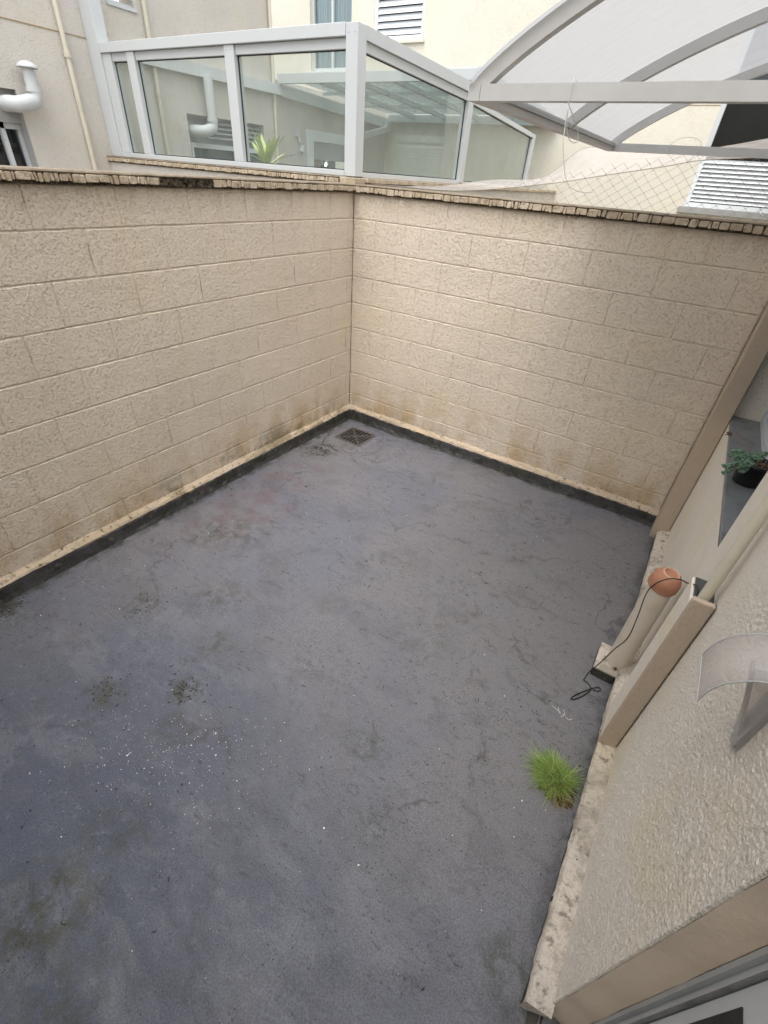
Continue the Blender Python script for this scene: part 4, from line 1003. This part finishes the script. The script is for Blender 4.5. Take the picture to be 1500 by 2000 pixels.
# ------------------------------------------------------------------ glass enclosure
ge = thing('glass_enclosure', 'white aluminium and glass enclosure standing on the walls beyond the corner', 'enclosure', (-1.5, .1, 1.9))
def gb(name, *b, mat_=M_ALU, bev=.003, par=ge): return MB().box(*b, bev).build(name, mat_, par)
gb('corner_post', -.130, -.030, .045, .145, 1.897, 2.705)
gb('post', -1.310, -1.205, .050, .130, 1.932, 2.640)
gb('post', -2.560, -2.455, .050, .130, 1.932, 2.640)
gb('wall_board', XL + .002, -2.93, .040, .150, 1.895, 4.4)
gb('end_stile', -2.928, -2.80, .055, .125, 1.932, 2.640)
gb('top_beam', -2.926, -.132, .040, .140, 2.642, 2.708)
gb('sash_rail', -2.798, -2.562, .066, .118, 2.585, 2.640); gb('sash_rail', -2.453, -1.312, .066, .118, 2.585, 2.640); gb('sash_rail', -1.203, -.132, .066, .118, 2.585, 2.640)
gb('bottom_rail', -2.926, -.132, .042, .138, 1.895, 1.930)
def pane(x0, x1, y0, y1, z0, z1, z2=None):
    z2 = z1 if z2 is None else z2
    if abs(y1 - y0) < .02: vs = [(x0, y0, z0), (x1, y0, z0), (x1, y0, z2), (x0, y0, z1)]; off = Vector((0, .006, 0))
    else: vs = [(x0, y0, z0), (x0, y1, z0), (x0, y1, z2), (x0, y0, z1)]; off = Vector((-.006, 0, 0))
    vs = [Vector(v) for v in vs]; vs += [v + off for v in vs]
    o_ = MB().add(vs, [(0, 1, 2, 3), (7, 6, 5, 4), (0, 4, 5, 1), (1, 5, 6, 2), (2, 6, 7, 3), (3, 7, 4, 0)]).build('glass_pane', M_GLASS, ge)
    fr_ = MB(); q = vs[:4]; c_ = sum(q, Vector()) / 4
    for i in range(4):
        a, b_ = q[i], q[(i + 1) % 4]; fr_.bar(a.lerp(c_, .004), b_.lerp(c_, .004), .008, .008)
    fr_.build('gasket', M_BLACK, o_)
pane(-2.798, -2.562, .090, .090, 1.931, 2.584); pane(-2.453, -1.312, .090, .090, 1.931, 2.584); pane(-1.203, -.132, .090, .090, 1.931, 2.584)
# right side, falling away from us
def slab(name, y0, y1, za0, za1, zb0, zb1, x0=-.125, x1=-.035, mat_=M_ALU):
    vs = [(x, y0 if k < 2 else y1, (za0, za1, zb1, zb0)[k]) for x in (x0, x1) for k in range(4)]
    MB().add(vs, [(0, 1, 2, 3), (4, 7, 6, 5), (0, 4, 5, 1), (1, 5, 6, 2), (2, 6, 7, 3), (3, 7, 4, 0)]).build(name, mat_, ge)
slab('top_beam', .147, 2.02, 2.638, 2.706, 2.580, 2.650)
slab('sash_rail', .147, 1.83, 2.584, 2.636, 2.528, 2.582, -.105, -.055)
gb('post', -.120, -.040, 1.83, 1.93, 1.905, 2.583)
slab('top_beam', 1.935, 3.86, 2.520, 2.560, 2.400, 2.440, -.11, -.05)
gb('post', -.112, -.048, 3.76, 3.86, 1.905, 2.40)
gb('bottom_rail', -.128, -.032, .147, 1.828, 1.892, 1.925); gb('bottom_rail', -.118, -.042, 1.932, 3.758, 1.892, 1.915)
pane(-.080, -.080, .147, 1.828, 1.926, 2.583, 2.527); pane(-.080, -.080, 1.932, 3.758, 1.916, 2.519, 2.405)
for (x, y, z) in ((-.105, .0445, 2.66), (-.055, .0445, 2.66), (-.105, .0445, 1.915), (-.055, .0445, 1.915), (-1.28, .0495, 2.615), (-1.24, .0495, 2.615), (-2.53, .0495, 2.615), (-2.49, .0495, 2.615), (-1.28, .0495, 1.945), (-1.24, .0495, 1.945), (-3.03, .0395, 1.96), (-2.96, .0395, 1.96)):
    MB().lathe((x, y, z), [(.0045, 0), (.0045, .0008), (.0005, .0015)], 10, Matrix.Rotation(R(90), 3, 'X')).build('screw', M_GREYALU, ge)

# glazed lean-to roof inside the enclosed yard
rf = thing('glass_roof', 'white framed glazed lean-to roof inside the enclosed yard', 'roof', (-1.6, 3.7, 2.7))
def rb_(name, *b, mat_=M_ALU): return MB().box(*b, .004).build(name, mat_, rf)
rb_('fascia', XL + .06, -.30, 2.44, 2.49, 2.755, 2.85)
rb_('end_cap', -.298, -.20, 2.43, 2.75, 2.745, 2.86)
MB().bar((XL + .045, .18, 2.70), (XL + .045, 2.50, 2.70), .07, .10).build('wall_beam', M_ALU, rf)
MB().bar((XL + .045, 2.502, 2.70), (XL + .045, 5.0, 2.60), .07, .12).build('wall_beam', M_ALU, rf)
for x in (-2.5, -1.95, -1.4, -.85, -.32): MB().bar((x, 2.50, 2.80), (x, 4.94, 2.69), .05, .045).build('rafter', M_ALU, rf)
for y in (3.3, 4.15): MB().bar((XL + .09, y, 2.80 - (y - 2.5) * .045 + .0), (-.25, y, 2.80 - (y - 2.5) * .045 + .0), .035, .03).build('purlin', M_ALU, rf)
rb_('gutter', XL + .09, -.16, 4.95, 5.04, 2.62, 2.72)
vs = [(XL + .09, 2.50, 2.833), (-.20, 2.50, 2.833), (-.20, 4.94, 2.722), (XL + .09, 4.94, 2.722)]; vs += [(a, b_, c_ + .008) for a, b_, c_ in vs]
MB().add(vs, [(0, 1, 2, 3), (7, 6, 5, 4), (0, 4, 5, 1), (1, 5, 6, 2), (2, 6, 7, 3), (3, 7, 4, 0)]).build('glass_pane', glass_mat('roof_glass', (.70, .76, .76), 1.5, 0, haze=.35, hazecol=(.45, .5, .5)), rf)
MB().bar((XL + .12, 4.90, 2.62), (XL + .12, 4.90, 2.52), .07, .08).bar((XL + .12, 4.93, 2.53), (XL + .12, 3.95, 2.33), .06, .075).build('gutter_spout', M_ALU, rf)

# plant inside the enclosure
pt = thing('striped_leaf_plant', 'plant with yellow green strap leaves rising behind the enclosure glass', 'plant', (-1.40, .52, 0))
MB().lathe((-1.40, .52, 0), [(.0005, .0), (.13, 0), (.17, .30), (.18, .30), (.18, .33), (.16, .33), (.155, .28), (.0005, .27)], 28).build('pot', M_TERRA, pt)
MB().tube([(-1.40, .52, .27), (-1.41, .52, 1.2), (-1.405, .52, 1.93)], [.02, .017, .013], 8).build('stem', M_BROWNLEAF, pt)
r = random.Random(6)
for i in range(34):
    a = r.uniform(0, 6.28); L_ = r.uniform(.22, .34); el = r.uniform(.5, 2.4) if i > 5 else r.uniform(.05, .4)
    d_ = Vector((math.cos(a), math.sin(a) * .7, el)).normalized(); b0 = Vector((-1.405, .52, 1.88 + r.uniform(0, .06))); side = d_.cross(Vector((0, 0, 1))).normalized(); vs = []
    wv = r.uniform(.018, .030); nn = side.cross(d_)
    for k in range(9):
        t = k / 8; c_ = b0 + d_ * L_ * t + Vector((0, 0, -1)) * (.10 * t * t * (1.3 - min(el, 1.2) * .8)); ww = wv * math.sin(math.pi * min(1, t * .88 + .12)) ** .7
        vs += [c_ - side * ww, c_ + nn * (-.004), c_ + side * ww]
    fs = []
    for k in range(8): fs += [(3 * k, 3 * k + 1, 3 * k + 4, 3 * k + 3), (3 * k + 1, 3 * k + 2, 3 * k + 5, 3 * k + 4)]
    link(MB().add(vs, fs, True).mesh('leaf', fix=False), 'leaf', M_DRAC, pt)
bpy.context.view_layer.update()
